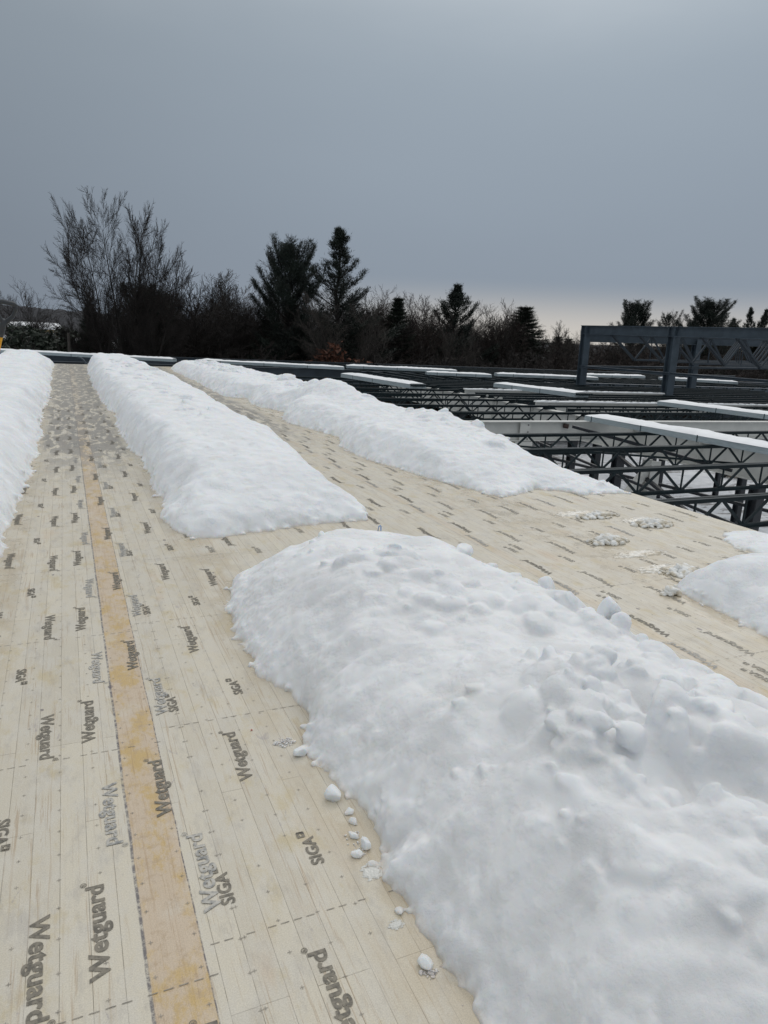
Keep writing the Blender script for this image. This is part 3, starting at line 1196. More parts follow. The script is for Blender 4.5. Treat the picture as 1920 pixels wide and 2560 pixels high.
slush('thin translucent slush film in the corner below the crumbled chips', 930, 2180, .03, .03, 7, SLUSH, .0025)
slush('thin frozen film crossing a dashed line near the heap', 990, 2312, .02, .014, 9, SLUSH, .002)


def crumble(label, u, v, lx, ly, n, r0, r1, seed):
    rnd = random.Random(seed)
    c = at_z(u, v)
    V = []
    F = []
    k = 0
    for i in range(n):
        q = rnd.random() ** .8
        a = rnd.uniform(0, 6.283)
        rr = r0 + (r1 - r0) * rnd.random() ** 2
        lv, lf = lump_verts((rr * rnd.uniform(.8, 1.5), rr * rnd.uniform(.8, 1.3), rr * .7), seed * 13 + i, 6, .12, 2, .5, .85, .95)
        lv = rot_pts(lv, rnd.uniform(-.5, .5), rnd.uniform(-.5, .5), rnd.uniform(0, 3))
        V.append(lv + np.array([lx * q * math.cos(a), ly * q * math.sin(a), rr * .45]))
        F.append(lf + k)
        k += len(lv)
    o = obj_from('snow_crumbs', np.vstack(V), np.vstack(F), SNOW_CHUNK, None, True, loc=(c.x, c.y, 0))
    return tag(o, label, 'snow crumbs', 'sprinkles of snow crumbs on the membrane')


crumble('white sprinkle of snow crumbs left of the squarish chunk', 712, 1858, .042, .030, 90, .002, .009, 3)
crumble('snow crumbs around the broken chips at the heap corner', 895, 2110, .035, .075, 60, .0015, .005, 5)
crumble('snow crumbs at the foot of the lone chunk near the bottom', 1075, 2432, .026, .022, 50, .0015, .006, 7)

FILM = NT('icy_film')
FILM.color(FILM.mix(FILM.rng(FILM.noise(9, 5, .7), .4, .62), (.70, .68, .62), (.55, .49, .38)))
FILM.set(Roughness=.3)
FILM = FILM.m
slush('wide icy film around the farthest string of slushy ice', 1440, 1285, .26, .08, 21, FILM, .010)
slush('tan icy film between the biggest clump and the deck edge', 1600, 1300, .20, .09, 23, FILM, .008)
slush('tan icy film trailing right of the pebbly clump', 1600, 1385, .22, .07, 25, FILM, .010)
slush('tan icy film before the yellowish slush clump', 1650, 1422, .20, .07, 27, FILM, .010)
# small blue loop in the snow and a red dot of plastic
p = at_z(945, 1318, .30)
sc_ = MB()
sc_.tube([(0, 0, -.03), (.006, 0, .004), (.018, .004, .010), (.026, .008, .002), (.028, .01, -.03)], .004, 6)
o = sc_.build('blue_loop', simple('plain_blue', (.16, .33, .62), .4, .1), None, True)
o.location = p
tag(o, 'small blue loop sticking out at the far end of the foreground heap', 'plastic scrap')
p = at_z(629, 1827)
sc_ = MB()
sc_.tube([(-.003, 0, 0), (0, .001, .003), (.003, 0, 0)], .0022, 6)
o = sc_.build('plastic_crumb', simple('red_plastic', (.5, .02, .02), .4, .1), None, True)
o.location = (p.x, p.y, .002)
tag(o, 'tiny red crumb of plastic lying alone on the membrane', 'plastic crumb')

# ------------------------------------------------------------------ shovel stuck in the left pile
sh = empty('snow_shovel', tuple(at_y(-82, 1235, 6.0)))
base = Vector(sh.location)
tipg = at_y(19, 757, 5.5)
ax = (tipg - base).normalized()
L = (tipg - base).length
side = Vector((1, .25, 0))
side = (side - ax * side.dot(ax)).normalized()
fw = ax.cross(side)


GS = 1.22


def shp(a, s, f_=0.0):
    return tuple(ax * a + side * (s * (GS if a > .3 else 1)) + fw * f_)


YEL = simple('yellow_fibreglass', (.80, .40, .015), .35, .06, 5)
GRIP = simple('dark_grey_plastic', (.035, .040, .046), .5, .15, 20)
m = MB()
m.tube([shp(-.10, 0), shp(L - GS * .155, 0)], .0155, 14)
m.build('shaft', YEL, sh, True)
m = MB()
m.tube([shp(L - GS * .20, 0), shp(L - GS * .175, 0), shp(L - GS * .135, 0), shp(L - GS * .10, 0)], [.018, .021, .021, .024], 14)
for s in (-1, 1):
    m.tube([shp(L - GS * .125, 0), shp(L - GS * .10, .020 * s), shp(L - GS * .07, .040 * s), shp(L - GS * .03, .046 * s), shp(L - GS * .005, .040 * s)], [.017, .016, .013, .0125, .0135], 10)
m.tube([shp(L - GS * .008, -.046), shp(L, -.03), shp(L, .03), shp(L - GS * .008, .046)], [.012, .0155, .0155, .012], 12)
m.build('grip', GRIP, sh, True)
m = MB()
bl = []
for i in range(9):
    s = -.2 + .05 * i
    cz = .06 * (1 - (s / .2) ** 2)
    bl.append((shp(-.08, s * .8, cz - .02), shp(-.32, s * .8, -cz * .3)))
for i in range(8):
    n = len(m.v)
    a, b = bl[i], bl[i + 1]
    m.v += [a[0], b[0], b[1], a[1]]
    m.f.append((n, n + 1, n + 2, n + 3))
o = m.build('blade', GRIP, sh, True)
sm = o.modifiers.new('t', 'SOLIDIFY')
sm.thickness = .006
tag(sh, 'yellow-shafted snow shovel with a dark D grip standing at the left edge', 'shovel')

# ------------------------------------------------------------------ steel framing


def joist_proto(length, depth=.40, panel=.80):
    root = empty('steel_joist')
    # top chord: two angles with a gap, seen from above
    m = MB()
    for s in (-1, 1):
        m.box(0, length, s * .012 if s > 0 else -.062, .062 if s > 0 else -.012, -.010, 0)
        m.box(0, length, s * .012 if s > 0 else -.018, .018 if s > 0 else -.012, -.060, -.0105)
    m.build('top_chord', JOIST, root)
    m = MB()
    x0 = panel * .75
    x1 = length - panel * .75
    for s in (-1, 1):
        m.box(x0, x1, s * .010 if s > 0 else -.045, .045 if s > 0 else -.010, -depth, -depth + .008)
        m.box(x0, x1, s * .010 if s > 0 else -.016, .016 if s > 0 else -.010, -depth + .0085, -depth + .05)
    m.build('bottom_chord', JOIST, root)
    m = MB()
    n = int(round((x1 - x0) / panel))
    p = (x1 - x0) / n
    m.bar((.10, 0, -.03), (x0, 0, -depth + .03), .022, .03)
    m.bar((length - .10, 0, -.03), (x1, 0, -depth + .03), .022, .03)
    for i in range(n):
        a = x0 + i * p
        m.bar((a, -.004, -depth + .03), (a + p / 2, -.004, -.03), .022, .034)
        m.bar((a + p / 2, .004, -.03), (a + p, .004, -depth + .03), .022, .034)
        m.bar((a, 0, -depth + .03), (a, 0, -.03), .018, .022)
    m.bar((x1, 0, -depth + .03), (x1, 0, -.03), .018, .022)
    m.build('web', JOIST, root)
    for a in (-.02, length - .16):
        m = MB()
        m.box(a, a + .18, -.05, .05, -.11, -.061)
        m.build('seat', JOIST, root)
    return root


def copy_tree(o, parent=None):
    c = o.copy()
    col.objects.link(c)
    if parent:
        c.parent = parent
    for ch in list(o.children):
        copy_tree(ch, c)
    return c


JG = 'dark open-web steel joists laid across the framing'


def place_joists(length, items, depth=.40):
    proto = joist_proto(length, depth)
    for i, (x, y, rz, label) in enumerate(items):
        o = proto if i == 0 else copy_tree(proto)
        o.location = (x, y, -.010)
        o.rotation_euler = (0, 0, rz)
        tag(o, label, 'steel joist', JG)


yj = [5.67, 7.42, 9.12, 10.72, 14.25, 15.85, 17.5, 19.1, 20.8, 22.4, 24.0, 25.6]
lab1 = ['dark steel joist nearest the camera, coming out from under the deck edge', 'second dark joist from the deck corner, above the muddy ground', 'third dark joist from the deck corner, ending under the near bundle',
        'dark joist just in front of the pale beam with the bolted splice']
items = []
for i, y in enumerate(yj):
    items.append((5.05, y, 0, lab1[i] if i < 4 else 'dark joist between the deck and the pale girder, behind the pale spliced beam'))
place_joists(6.95, items)
items = [(12.05, y, 0, 'dark joist on the far side of the pale girder, before the penthouse frame' if y > 11 else 'dark joist on the far side of the pale girder, under the near bundle') for y in yj[2:5] + [15.1, 15.9, 17.4, 18.2, 19.0, 19.8, 21.4, 22.2, 23.0, 23.8, 24.6, 25.4]]
place_joists(8.6, items)
items = [(20.75, y, 0, 'dark joist to the right of the penthouse posts') for y in (14.25, 15.1, 15.9, 17.4, 18.2, 19.0, 19.8, 20.8, 21.6, 22.4, 23.2, 24.0)]
place_joists(9.0, items)
items = []
for i in range(36):
    items.append((6.3 + .85 * i, 31.3, math.radians(90), 'far joist pointing away from the camera towards the wood'))
place_joists(7.0, items, .45)
items = []
for i in range(28):
    items.append((12.9 + .85 * i, 26.6, math.radians(90), 'far joist pointing away, just behind the penthouse row'))
place_joists(4.5, items, .35)


def ibeam(name, label, p, q, depth, width, mat, group=None, ztop=0.0, snow=False, cat='steel beam', tf=.016):
    p = Vector((p[0], p[1], 0))
    q = Vector((q[0], q[1], 0))
    L = (q - p).length
    ang = math.atan2(q.y - p.y, q.x - p.x)
    root = empty(name, (p.x, p.y, ztop), ang)
    m = MB()
    m.box(0, L, -width / 2, width / 2, -tf, 0)
    m.box(0, L, -width / 2, width / 2, -depth, -depth + tf)
    m.build('flange', mat, root)
    m = MB()
    m.box(0, L, -.006, .006, -depth + tf, -tf)
    m.build('web', mat, root)
    if snow:
        m = MB()
        n = max(4, int(L / .12))
        for i in range(n):
            a, b = L * i / n, L * (i + 1) / n
            h = .018 + .02 * random.random()
            w = width * (.42 + .06 * random.random())
            m.box(a, b + .002 * (i % 2), -w, w, .0005 * (i % 2), h)
        m.build('snow_cover', SNOW_THIN, root)
    tag(root, label, cat, group)
    return root


def plate(parent, x, w, h, z, y=-.05, mat=CREAM, bolts=0):
    m = MB()
    m.box(x - w / 2, x + w / 2, y - .012, y, z - h, z)
    o = m.build('splice_plate', mat, parent)
    if bolts:
        b = MB()
        for k in range(bolts):
            zz = z - h * (k + .5) / bolts
            b.tube([(x + w * .25, y - .012, zz), (x + w * .25, y - .035, zz)], .014, 8)
        b.build('bolts', BOLT, o)


g = ibeam('pale_beam', 'pale grey beam with a bolted splice plate, running parallel to the joists nearest the deck', (5.3, 12.62), (11.9, 12.50), .42, .20, CREAM, ztop=-.01)
plate(g, 3.6, .26, .60, .0, -.06, bolts=4)
m = MB()
m.tube([(4.62, -.02, -.10), (4.70, -.10, -.11)], .05, 8)
m.build('rust_stain', RUST, g)
ibeam('pale_beam', 'pale grey beam continuing the spliced one to the right beyond the girder', (12.15, 12.48), (24, 12.1), .42, .20, CREAM, ztop=-.01)
ibeam('pale_beam', 'snow-topped pale beam in the middle distance, in line with the third bundle', (12.2, 16.75), (24, 16.2), .30, .22, CREAM, ztop=.005, snow=True)
ibeam('pale_beam', 'farthest snow-topped pale beam, ending at the front penthouse post', (12.2, 20.75), (20.6, 20.35), .30, .24, CREAM, ztop=.01, snow=True)
g = ibeam('pale_girder', 'deep pale girder running away from the camera that carries the joist ends', (12.03, 7.6), (12.03, 27.5), .62, .24, CREAM, ztop=-.12)
m = MB()
for y in yj:
    if y > 8:
        m.box(y - 7.6 - .10, y - 7.6 + .10, -.10, .10, .0, .006)
m.build('bearing_plates', CREAM, g)
m = MB()
for y in np.arange(8.6, 27, 2.0):
    m.box(y - 7.6 - .006, y - 7.6 + .006, -.115, -.007, -.60, -.018)
    m.box(y - 7.6 - .006, y - 7.6 + .006, .007, .115, -.60, -.018)
m.build('stiffener', CREAM, g)
ibeam('steel_girder', 'blue-grey girder running away from the camera under the penthouse posts', (20.72, 10.0), (20.62, 29), .5, .22, BLUEDARK, ztop=-.12)
g = ibeam('steel_girder', 'broad blue-grey girder behind the penthouse with a row of joist seats on top', (21.5, 26.35), (40, 25.0), .70, .26, BLUEGREY, ztop=-.03)
m = MB()
for k in range(22):
    m.box(.7 + .85 * k, .82 + .85 * k, -.16, -.12, -.10, -.02)
    m.box(.9 + .85 * k, 1.0 + .85 * k, -.16, -.12, -.10, -.02)
m.build('joist_seats', JOIST, g)
ibeam('steel_girder', 'dark blue-grey girder just behind the far end of the deck', (-9, 31.0), (12.5, 31.0), .85, .28, BLUEDARK, ztop=.02)
ibeam('steel_girder', 'dark blue-grey girder behind the far bundles, right of the deck', (12.6, 31.0), (40, 31.0), .6, .28, BLUEDARK, ztop=-.03)
ibeam('steel_girder', 'low perimeter girder at the far edge of the roof framing', (-9, 38.6), (46, 38.6), .45, .25, BLUEDARK, ztop=.02)
ibeam('steel_girder', 'narrow dark girder carrying the joists behind the penthouse row', (12.2, 26.5), (40, 26.5), .35, .2, JOIST, ztop=-.14)
# bent bar ends behind the deck end
for lab, u, v in (('bent steel bar end behind the deck, left of the lane', 124, 905), ('bent steel bar end behind the deck, in the middle of the lane', 216, 908)):
    p = at_y(u, v, 30.4)
    m = MB()
    m.tube([(0, 0, -.15), (-.03, 0, .0), (-.10, 0, .12), (-.2, 0, .20), (-.32, 0, .22)], .035, 8)
    o = m.build('bent_bar', BLUEGREY, None, True)
    o.location = p
    tag(o, lab, 'bent bar', 'bent bar ends')


def column(name, label, x, y, w, ztop, mat, wide=None):
    root = empty(name, (x, y, GROUND_Z))
    h = ztop - GROUND_Z
    wide = wide or w
    m = MB()
    m.box(-wide / 2, wide / 2, -w / 2, -w / 2 + .018, .02, h)
    m.box(-wide / 2, wide / 2, w / 2 - .018, w / 2, .02, h)
    m.box(-.008, .008, -w / 2 + .018, w / 2 - .018, .02, h)
    m.build('shaft', mat, root)
    m = MB()
    m.box(-w * .8, w * .8, -w * .8, w * .8, 0, .02)
    m.build('base_plate', mat, root)
    tag(root, label, 'steel column')
    return root


column('steel_column', 'pale column under the bolted splice of the pale beam', 8.86, 12.58, .30, -.44, CREAM, .44)
column('steel_column', 'wide pale column standing in snow below the near bundle', 11.0, 10.9, .26, -.62, CREAM, .26)
column('steel_column', 'dark column standing left of the wide pale one', 10.05, 13.2, .2, -.60, CHARCOAL)
column('steel_column', 'dark column half hidden behind the second joist', 11.75, 12.7, .2, -.74, CHARCOAL)
column('steel_column', 'thick charcoal column at the right edge behind the nearest joist', 10.0, 7.62, .18, -.42, CHARCOAL, .17)
column('steel_column', 'far dark column beyond the pale splice, thinner than its neighbour', 13.4, 16.4, .2, -.35, CHARCOAL)
column('steel_column', 'second far dark column beyond the pale splice', 14.5, 16.6, .2, -.35, CHARCOAL)
for i, (x, y) in enumerate(((20.7, 12.3), (20.7, 16.4), (20.7, 20.5), (26.8, 25.9), (30.5, 25.6), (12.03, 20.6), (12.03, 27.2), (12.03, 31.0), (20.7, 31.0), (29, 31.0), (2, 31.0), (12.2, 38.6), (29, 38.6), (-4, 38.6))):
    column('steel_column', ('dark column under the penthouse girder' if i < 3 else 'dark column under the far framing'), x, y, .22, -.70, CHARCOAL)['group'] = 'columns below the far framing'


def strut(label, p, q, w, mat, h=None, name='brace', cat='brace'):
    p = Vector(p)
    q = Vector(q)
    m = MB()
    m.bar(p - p, q - p, w, h or w)
    o = m.build(name, mat)
    o.location = p
    tag(o, label, cat)
    return o


strut('pale diagonal brace leaning against the wide pale column', (9.9, 10.9, -1.9), (11.0, 10.88, -.68), .14, CREAM)
strut('long dark brace slanting down to the thick charcoal column', (8.9, 12.0, -.38), (10.0, 7.9, -1.15), .045, CHARCOAL)
strut('second long dark brace, ending lower on the thick charcoal column', (11.2, 12.1, -.75), (10.02, 7.9, -1.55), .07, CHARCOAL)
strut('dark brace running from the rust stain on the pale beam', (10.0, 12.3, -.10), (11.3, 9.2, -.52), .06, CHARCOAL)
strut('thin bridging bar crossing beneath the joists', (7.0, 12.2, -.36), (11.9, 8.6, -.36), .035, JOIST)
strut('low dark beam under the pale girder', (11.4, 16.5, -1.3), (12.1, 8.0, -1.25), .06, CHARCOAL)

# small tracked machine parked below
mc = empty('site_machine', tuple(at_z(1835, 1190, GROUND_Z + .05)))
mc.location.z = GROUND_Z
m = MB()
for s in (-1, 1):
    m.box(-.9, .9, s * .55 - .16, s * .55 + .16, .02, .42)
m.build('track', simple('black_rubber', (.02, .02, .02), .8), mc)
m = MB()
m.box(-.55, .75, -.42, .42, .42, .95)
m.box(-.1, .6, -.35, .35, .951, 1.25)
m.build('body', simple('machine_yellow', (.55, .33, .03), .5, .15), mc)
m = MB()
m.tube([(-.5, 0, .7), (-1.2, 0, 1.2), (-1.6, 0, .5)], .06, 8)
m.build('arm', simple('machine_black', (.03, .03, .03), .5), mc)
mc.rotation_euler.z = .6
tag(mc, 'small yellow and black machine on the snow beneath the joists at the right', 'machine')

# bundles of roof sheets with snow on them


def bundle(label, p, q, w=.62, h=.13, straps=(.3, .7), end=0, z=.0, teeth=True):
    p = Vector((p[0], p[1], 0))
    q = Vector((q[0], q[1], 0))
    L = (q - p).length
    root = empty('sheet_bundle', (p.x, p.y, z), math.atan2(q.y - p.y, q.x - p.x))
    # profile of ribbed sheets: sides step slightly, long thin lines in the material
    m = MB()
    m.box(0, L, -w / 2, w / 2, .012, h)
    m.build('metal_sheets', GALV, root)
    if teeth:
        m = MB()
        n = 7
        for k in range(n):
            y = -w / 2 + w * (k + .2) / n
            m.box(L + .002, L + .20, y, y + w / n * .55, h * .55, h - .004)
        m.build('ribbed_end', JOIST, root)
    # snow cap with a rounded section
    nl = max(10, int(L / .12))
    ns = 9
    xs = np.linspace(-.01, L - .02, nl + 1)
    V = []
    for i, x in enumerate(xs):
        e = min(1, (min(x, L - x) + .05) / .35)
        e = max(.15, e) ** .6
        sn = float(perlin(np.array(x * 1.3), np.array(p.x), 7))
        for k in range(ns):
            s = -1 + 2 * k / (ns - 1)
            hh = (.055 + .02 * sn) * e * (1 - abs(s) ** 2.6) ** .6
            wob = .03 * float(perlin(np.array(x * 3.0), np.array(s + 3.3), 3))
            hh *= 1 + .5 * float(perlin(np.array(x * 5.0), np.array(s * 3 + 9.3), 5))
            V.append((x, s * (w / 2 + .004) + wob, h + .002 + hh))
    idx = np.arange((nl + 1) * ns).reshape(nl + 1, ns)
    F = np.stack([idx[:-1, :-1], idx[1:, :-1], idx[1:, 1:], idx[:-1, 1:]], -1).reshape(-1, 4)
    obj_from('snow_cap', np.array(V), F, SNOW_THIN, root, True)
    for s in straps:
        x = s * L
        m = MB()
        m.box(x - .012, x + .012, -w / 2 - .004, -w / 2 - .001, .0, h + .01)
        m.box(x - .012, x + .012, w / 2 + .001, w / 2 + .004, .0, h + .01)
        m.build('strap', simple('strap', (.03, .06, .07), .4), root)
    tag(root, label, 'bundle of roof sheets', 'snow-covered bundles of metal sheets on the framing')
    return root


def zb(u, v, z):
    p = at_z(u, v, z)
    return (p.x, p.y)


bundle('nearest snow-covered sheet bundle, jutting from the right edge over the pale beam', (10.72, 12.45), (10.86, 6.9), straps=(.04, .30, .55), h=.12, teeth=False)
bundle('snow-covered sheet bundle crossing two pale beams, second nearest on the right', (16.3, 16.0), (16.95, 10.5), straps=(.35, .6), h=.13, z=.0, teeth=False)
bundle('greyish sheet bundle with little snow and a dark ribbed end, before the penthouse', zb(1250, 960, .12), zb(1455, 985, .12), h=.15, straps=(.25, .6))
bundle('snow-covered sheet bundle in the middle of the framing, left of the pale girder', zb(870, 936, .12), zb(1045, 963, .12), h=.15, straps=(.2, .5))
far_b = [((-20, 874), (437, 898), 'far snow-covered bundle directly behind the deck end on the left'),
         ((500, 900), (860, 918), 'far snow-covered bundle behind the tip of the third windrow'),
         ((866, 914), (1140, 926), 'far snow-covered bundle below the orange-leaved shrub'),
         ((1066, 930), (1226, 937), 'short far bundle with a dark ribbed left end'),
         ((1240, 934), (1490, 944), 'far snow-covered bundle left of the first penthouse post'),
         ((1450, 936), (1605, 940), 'far snow-covered bundle behind the first penthouse post'),
         ((1648, 944), (1842, 955), 'far snow-covered bundle behind the second penthouse post')]
for a, b, lab in far_b:
    bundle(lab, zb(*a, .15), zb(*b, .15), w=.5, h=.13, straps=(.15, .45, .75), z=.03, teeth=False)

# penthouse frame
pent = empty('penthouse_frame', (20.5, 24.9, 0))
pent.rotation_euler = (0, math.radians(-1.2), 0)
TOPZ = 2.47


def pb(x, y, z):
    return (x - 20.5, y - 24.9, z)


def hpost(x, y, z0, z1, w, ang=0):
    m = MB()
    cx, cy = x - 20.5, y - 24.9
    m.box(cx - w / 2, cx + w / 2, cy - w / 2, cy - w / 2 + .02, z0, z1)
    m.box(cx - w / 2, cx + w / 2, cy + w / 2 - .02, cy + w / 2, z0, z1)
    m.box(cx - .009, cx + .009, cy - w / 2 + .02, cy + w / 2 - .02, z0, z1)
    m.build('post', BLUEGREY, pent)


hpost(20.42, 24.9, -.2, TOPZ - .02, .30)
hpost(20.95, 20.5, -.2, TOPZ - .02, .32)
hpost(26.9, 24.9, -.40, 2.0, .30)


def fbeam(p, q, depth, width, mat=BLUEGREY, name='beam'):
    m = MB()
    p = Vector(p)
    q = Vector(q)
    up = Vector((0, 0, 1))
    m.bar(p - up * .01, q - up * .01, width, .02)
    m.bar(p - up * (depth - .01), q - up * (depth - .01), width, .02)
    m.bar(p - up * (depth / 2), q - up * (depth / 2), .014, depth - .041)
    m.build(name, mat, pent)


fbeam(pb(20.40, 25.1, TOPZ), pb(21.75, 13.0, TOPZ), .36, .26)
fbeam(pb(20.6, 24.9, TOPZ - .30), pb(34, 24.9, TOPZ - .30), .38, .26)
fbeam(pb(20.3, 24.72, .80), pb(34, 24.72, .80), .09, .12, name='rail')
fbeam(pb(20.3, 24.9, .80), pb(21.7, 13.2, .80), .09, .12, name='rail')


def truss(y, x0, x1):
    m = MB()
    zt, zb_ = TOPZ - .38, TOPZ - 1.36
    m.bar(pb(x0, y, zt), pb(x1, y, zt), .10, .06)
    m.bar(pb(x0 + 1.35, y, zb_), pb(x1, y, zb_), .10, .08)
    for s in (-.045, .045):
        m.bar(pb(x0 + .1, y + s, zt), pb(x0 + 1.4, y + s, zb_), .045, .06)
    x = x0 + 1.4
    while x < x1 - 1.2:
        m.bar(pb(x, y, zb_), pb(x + .85, y, zt), .045, .07)
        m.bar(pb(x + .85, y, zt), pb(x + 1.7, y, zb_), .045, .07)
        m.bar(pb(x + .85, y, zt), pb(x + .85, y, zb_), .025, .03)
        x += 1.7
    m.build('truss', BLUEDARK, pent)


for y in (23.6, 22.2, 20.8, 19.4, 18.0, 16.6):
    truss(y, 20.5 + (24.9 - y) * .11, 33)
tag(pent, 'blue-grey steel penthouse frame with posts, rails and trusses at the right', 'steel frame')

# ------------------------------------------------------------------ trees


def tubes(S, sides):
    """S: rows x0 y0 z0 r0 x1 y1 z1 r1"""
    S = np.array(S, float)
    p, q = S[:, 0:3], S[:, 4:7]
    d = q - p
    d /= np.linalg.norm(d, axis=1)[:, None] + 1e-9
    u = np.where(np.abs(d[:, 2:3]) < .9, np.array([[0, 0, 1.0]]), np.array([[1.0, 0, 0]]))
    s = np.cross(d, u)
    s /= np.linalg.norm(s, axis=1)[:, None] + 1e-9
    t = np.cross(s, d)
    V = []
    for k in range(sides):
        a = 2 * math.pi * k / sides
        o_ = s * math.cos(a) + t * math.sin(a)
        V.append(p + o_ * S[:, 3:4])
    for k in range(sides):
        a = 2 * math.pi * k / sides
        o_ = s * math.cos(a) + t * math.sin(a)
        V.append(q + o_ * S[:, 7:8])
    V = np.stack(V, 1).reshape(-1, 3)
    n = len(S)
    b = (np.arange(n) * 2 * sides)[:, None]
    F = []
    for k in range(sides):
        k2 = (k + 1) % sides
        F.append(np.stack([b[:, 0] + k, b[:, 0] + k2, b[:, 0] + sides + k2, b[:, 0] + sides + k], -1))
    return V, np.vstack(F)


def grow(rnd, out, p, d, length, r, level, cfg):
    n = cfg['seg'][level]
    step = length / n
    pos = Vector(p)
    dr = Vector(d)
    rr = r
    r_end = r * cfg['taper'][level]
    j = cfg['jit'][level]
    up = cfg['up'][level]
    g = rnd.gauss
    for i in range(n):
        dr = (dr + Vector((g(0, j), g(0, j), g(0, j) + up))).normalized()
        t = (i + 1) / n
        nr = r + (r_end - r) * t
        npos = pos + dr * step
        out[level].append((pos.x, pos.y, pos.z, rr, npos.x, npos.y, npos.z, nr))
        if level + 1 < cfg['levels'] and t > cfg['start'][level]:
            k = cfg['kids'][level]
            cnt = int(k) + (1 if rnd.random() < k - int(k) else 0)
            u = dr.cross(Vector((.3, .2, 1.0))).normalized()
            w = dr.cross(u)
            for _ in range(cnt):
                a = rnd.uniform(0, 2 * math.pi)
                ang = math.radians(g(cfg['ang'][level], 8))
                nd = dr * math.cos(ang) + (u * math.cos(a) + w * math.sin(a)) * math.sin(ang)
                ll = length * cfg['len'][level] * rnd.uniform(.6, 1.15) * (1.15 - .55 * t)
                grow(rnd, out, npos, nd, ll, max(nr * cfg['rk'][level], cfg['rmin']), level + 1, cfg)
        pos = npos
        rr = nr


def bare_tree_mesh(seed, cfg, leaders=1, spread=.25, H=1.0):
    rnd = random.Random(seed)
    out = [[] for _ in range(cfg['levels'])]
    if cfg.get('fan'):
        for ang, dep, ln, z0 in cfg['fan']:
            d = np.array([math.sin(math.radians(ang)), math.sin(math.radians(dep)), math.cos(math.radians(ang))])
            grow(rnd, out, (d[0] * .5, d[1] * .5, z0), d / np.linalg.norm(d), ln, cfg['R'] * (ln / 13) ** .7, 0, cfg)
        grow(rnd, out, (0, 0, 0), (0, 0, 1), 2.2, .30, 0, dict(cfg, levels=1, taper=[.8]))
        leaders = 0
    for k in range(leaders):
        a = 2 * math.pi * (k + rnd.random() * .5) / leaders
        d = np.array([math.cos(a) * spread, math.sin(a) * spread, 1.0]) if leaders > 1 else np.array([0, 0, 1.0])
        d /= np.linalg.norm(d)
        grow(rnd, out, np.array([.12 * math.cos(a), .12 * math.sin(a), 0.0]) if leaders > 1 else np.zeros(3), d, cfg['L'] * rnd.uniform(.88, 1.05), cfg['R'], 0, cfg)
    tv, tf = tubes(out[0], 6)
    S = [s for l in out[1:2] for s in l]
    cv, cf = tubes(S, 4)
    T_ = [s for l in out[2:] for s in l]
    if T_:
        dv, df = tubes(T_, 3)
        cf = np.vstack([cf, df + len(cv)])
        cv = np.vstack([cv, dv])
    return (tv, tf), (cv, cf)


BIG = dict(levels=4, seg=[14, 8, 6, 3], taper=[.16, .25, .4, .6], jit=[.03, .045, .05, .06], up=[.014, .035, .035, .03], start=[.22, .12, .05, 0],
           kids=[2.1, 2.1, 1.6], ang=[36, 32, 30], len=[.34, .44, .52], rk=[.42, .55, .65], rmin=.0095, L=12.2, R=.15,
           fan=[(-28, 6, 12.0, .9), (-21, -9, 12.9, 1.2), (-13, 8, 13.2, 1.0), (-5, -6, 13.4, 1.4), (3, 9, 13.4, 1.2), (10, -5, 13.2, 1.4), (18, 5, 12.8, 1.0), (26, -4, 11.8, .8), (-34, 3, 8.8, .6), (34, 6, 8.6, .6)])
MED = dict(levels=4, seg=[9, 8, 6, 3], taper=[.3, .3, .4, .6], jit=[.04, .06, .06, .07], up=[.01, .05, .04, .03], start=[.15, .1, .05, 0],
           kids=[2.6, 1.9, 1.5], ang=[42, 36, 32], len=[.66, .50, .50], rk=[.5, .6, .6], rmin=.0095, L=8.0, R=.13)
SLIM = dict(levels=4, seg=[10, 7, 5, 4], taper=[.25, .35, .4, .6], jit=[.03, .05, .08, .10], up=[.0, .07, .05, .03], start=[.25, .1, 0, 0],
            kids=[2.8, 2.1, 1.8], ang=[34, 32, 34], len=[.44, .52, .5], rk=[.45, .6, .7], rmin=.0095, L=9.0, R=.09)
SHRUB = dict(levels=4, seg=[6, 5, 4, 2], taper=[.5, .5, .5, .6], jit=[.06, .08, .10, .12], up=[.02, .05, .04, .03], start=[.1, 0, 0, 0],
             kids=[2.0, 1.8, 1.4], ang=[32, 36, 38], len=[.55, .55, .5], rk=[.6, .65, .7], rmin=.009, L=2.9, R=.028)


def proto_bare(name, seed, cfg, leaders=1, spread=.25, bark=BARK, twig=TWIG):
    (tv, tf), (cv, cf) = bare_tree_mesh(seed, cfg, leaders, spread)
    top = max(tv[:, 2].max(), np.percentile(cv[:, 2], 99.9))
    k = 1.0 / top
    c_ = np.array([cv[:, 0].mean(), cv[:, 1].mean(), 0])
    cv = cv - c_
    tv = tv - c_
    hw = np.percentile(np.abs(cv[:, 0]), 98) * k
    root = empty(name)
    obj_from('trunk', tv, tf, bark, root, True)
    obj_from('crown', cv, cf, twig, root, True)
    root['h'] = float(top)
    root['hw'] = float(hw)
    return root


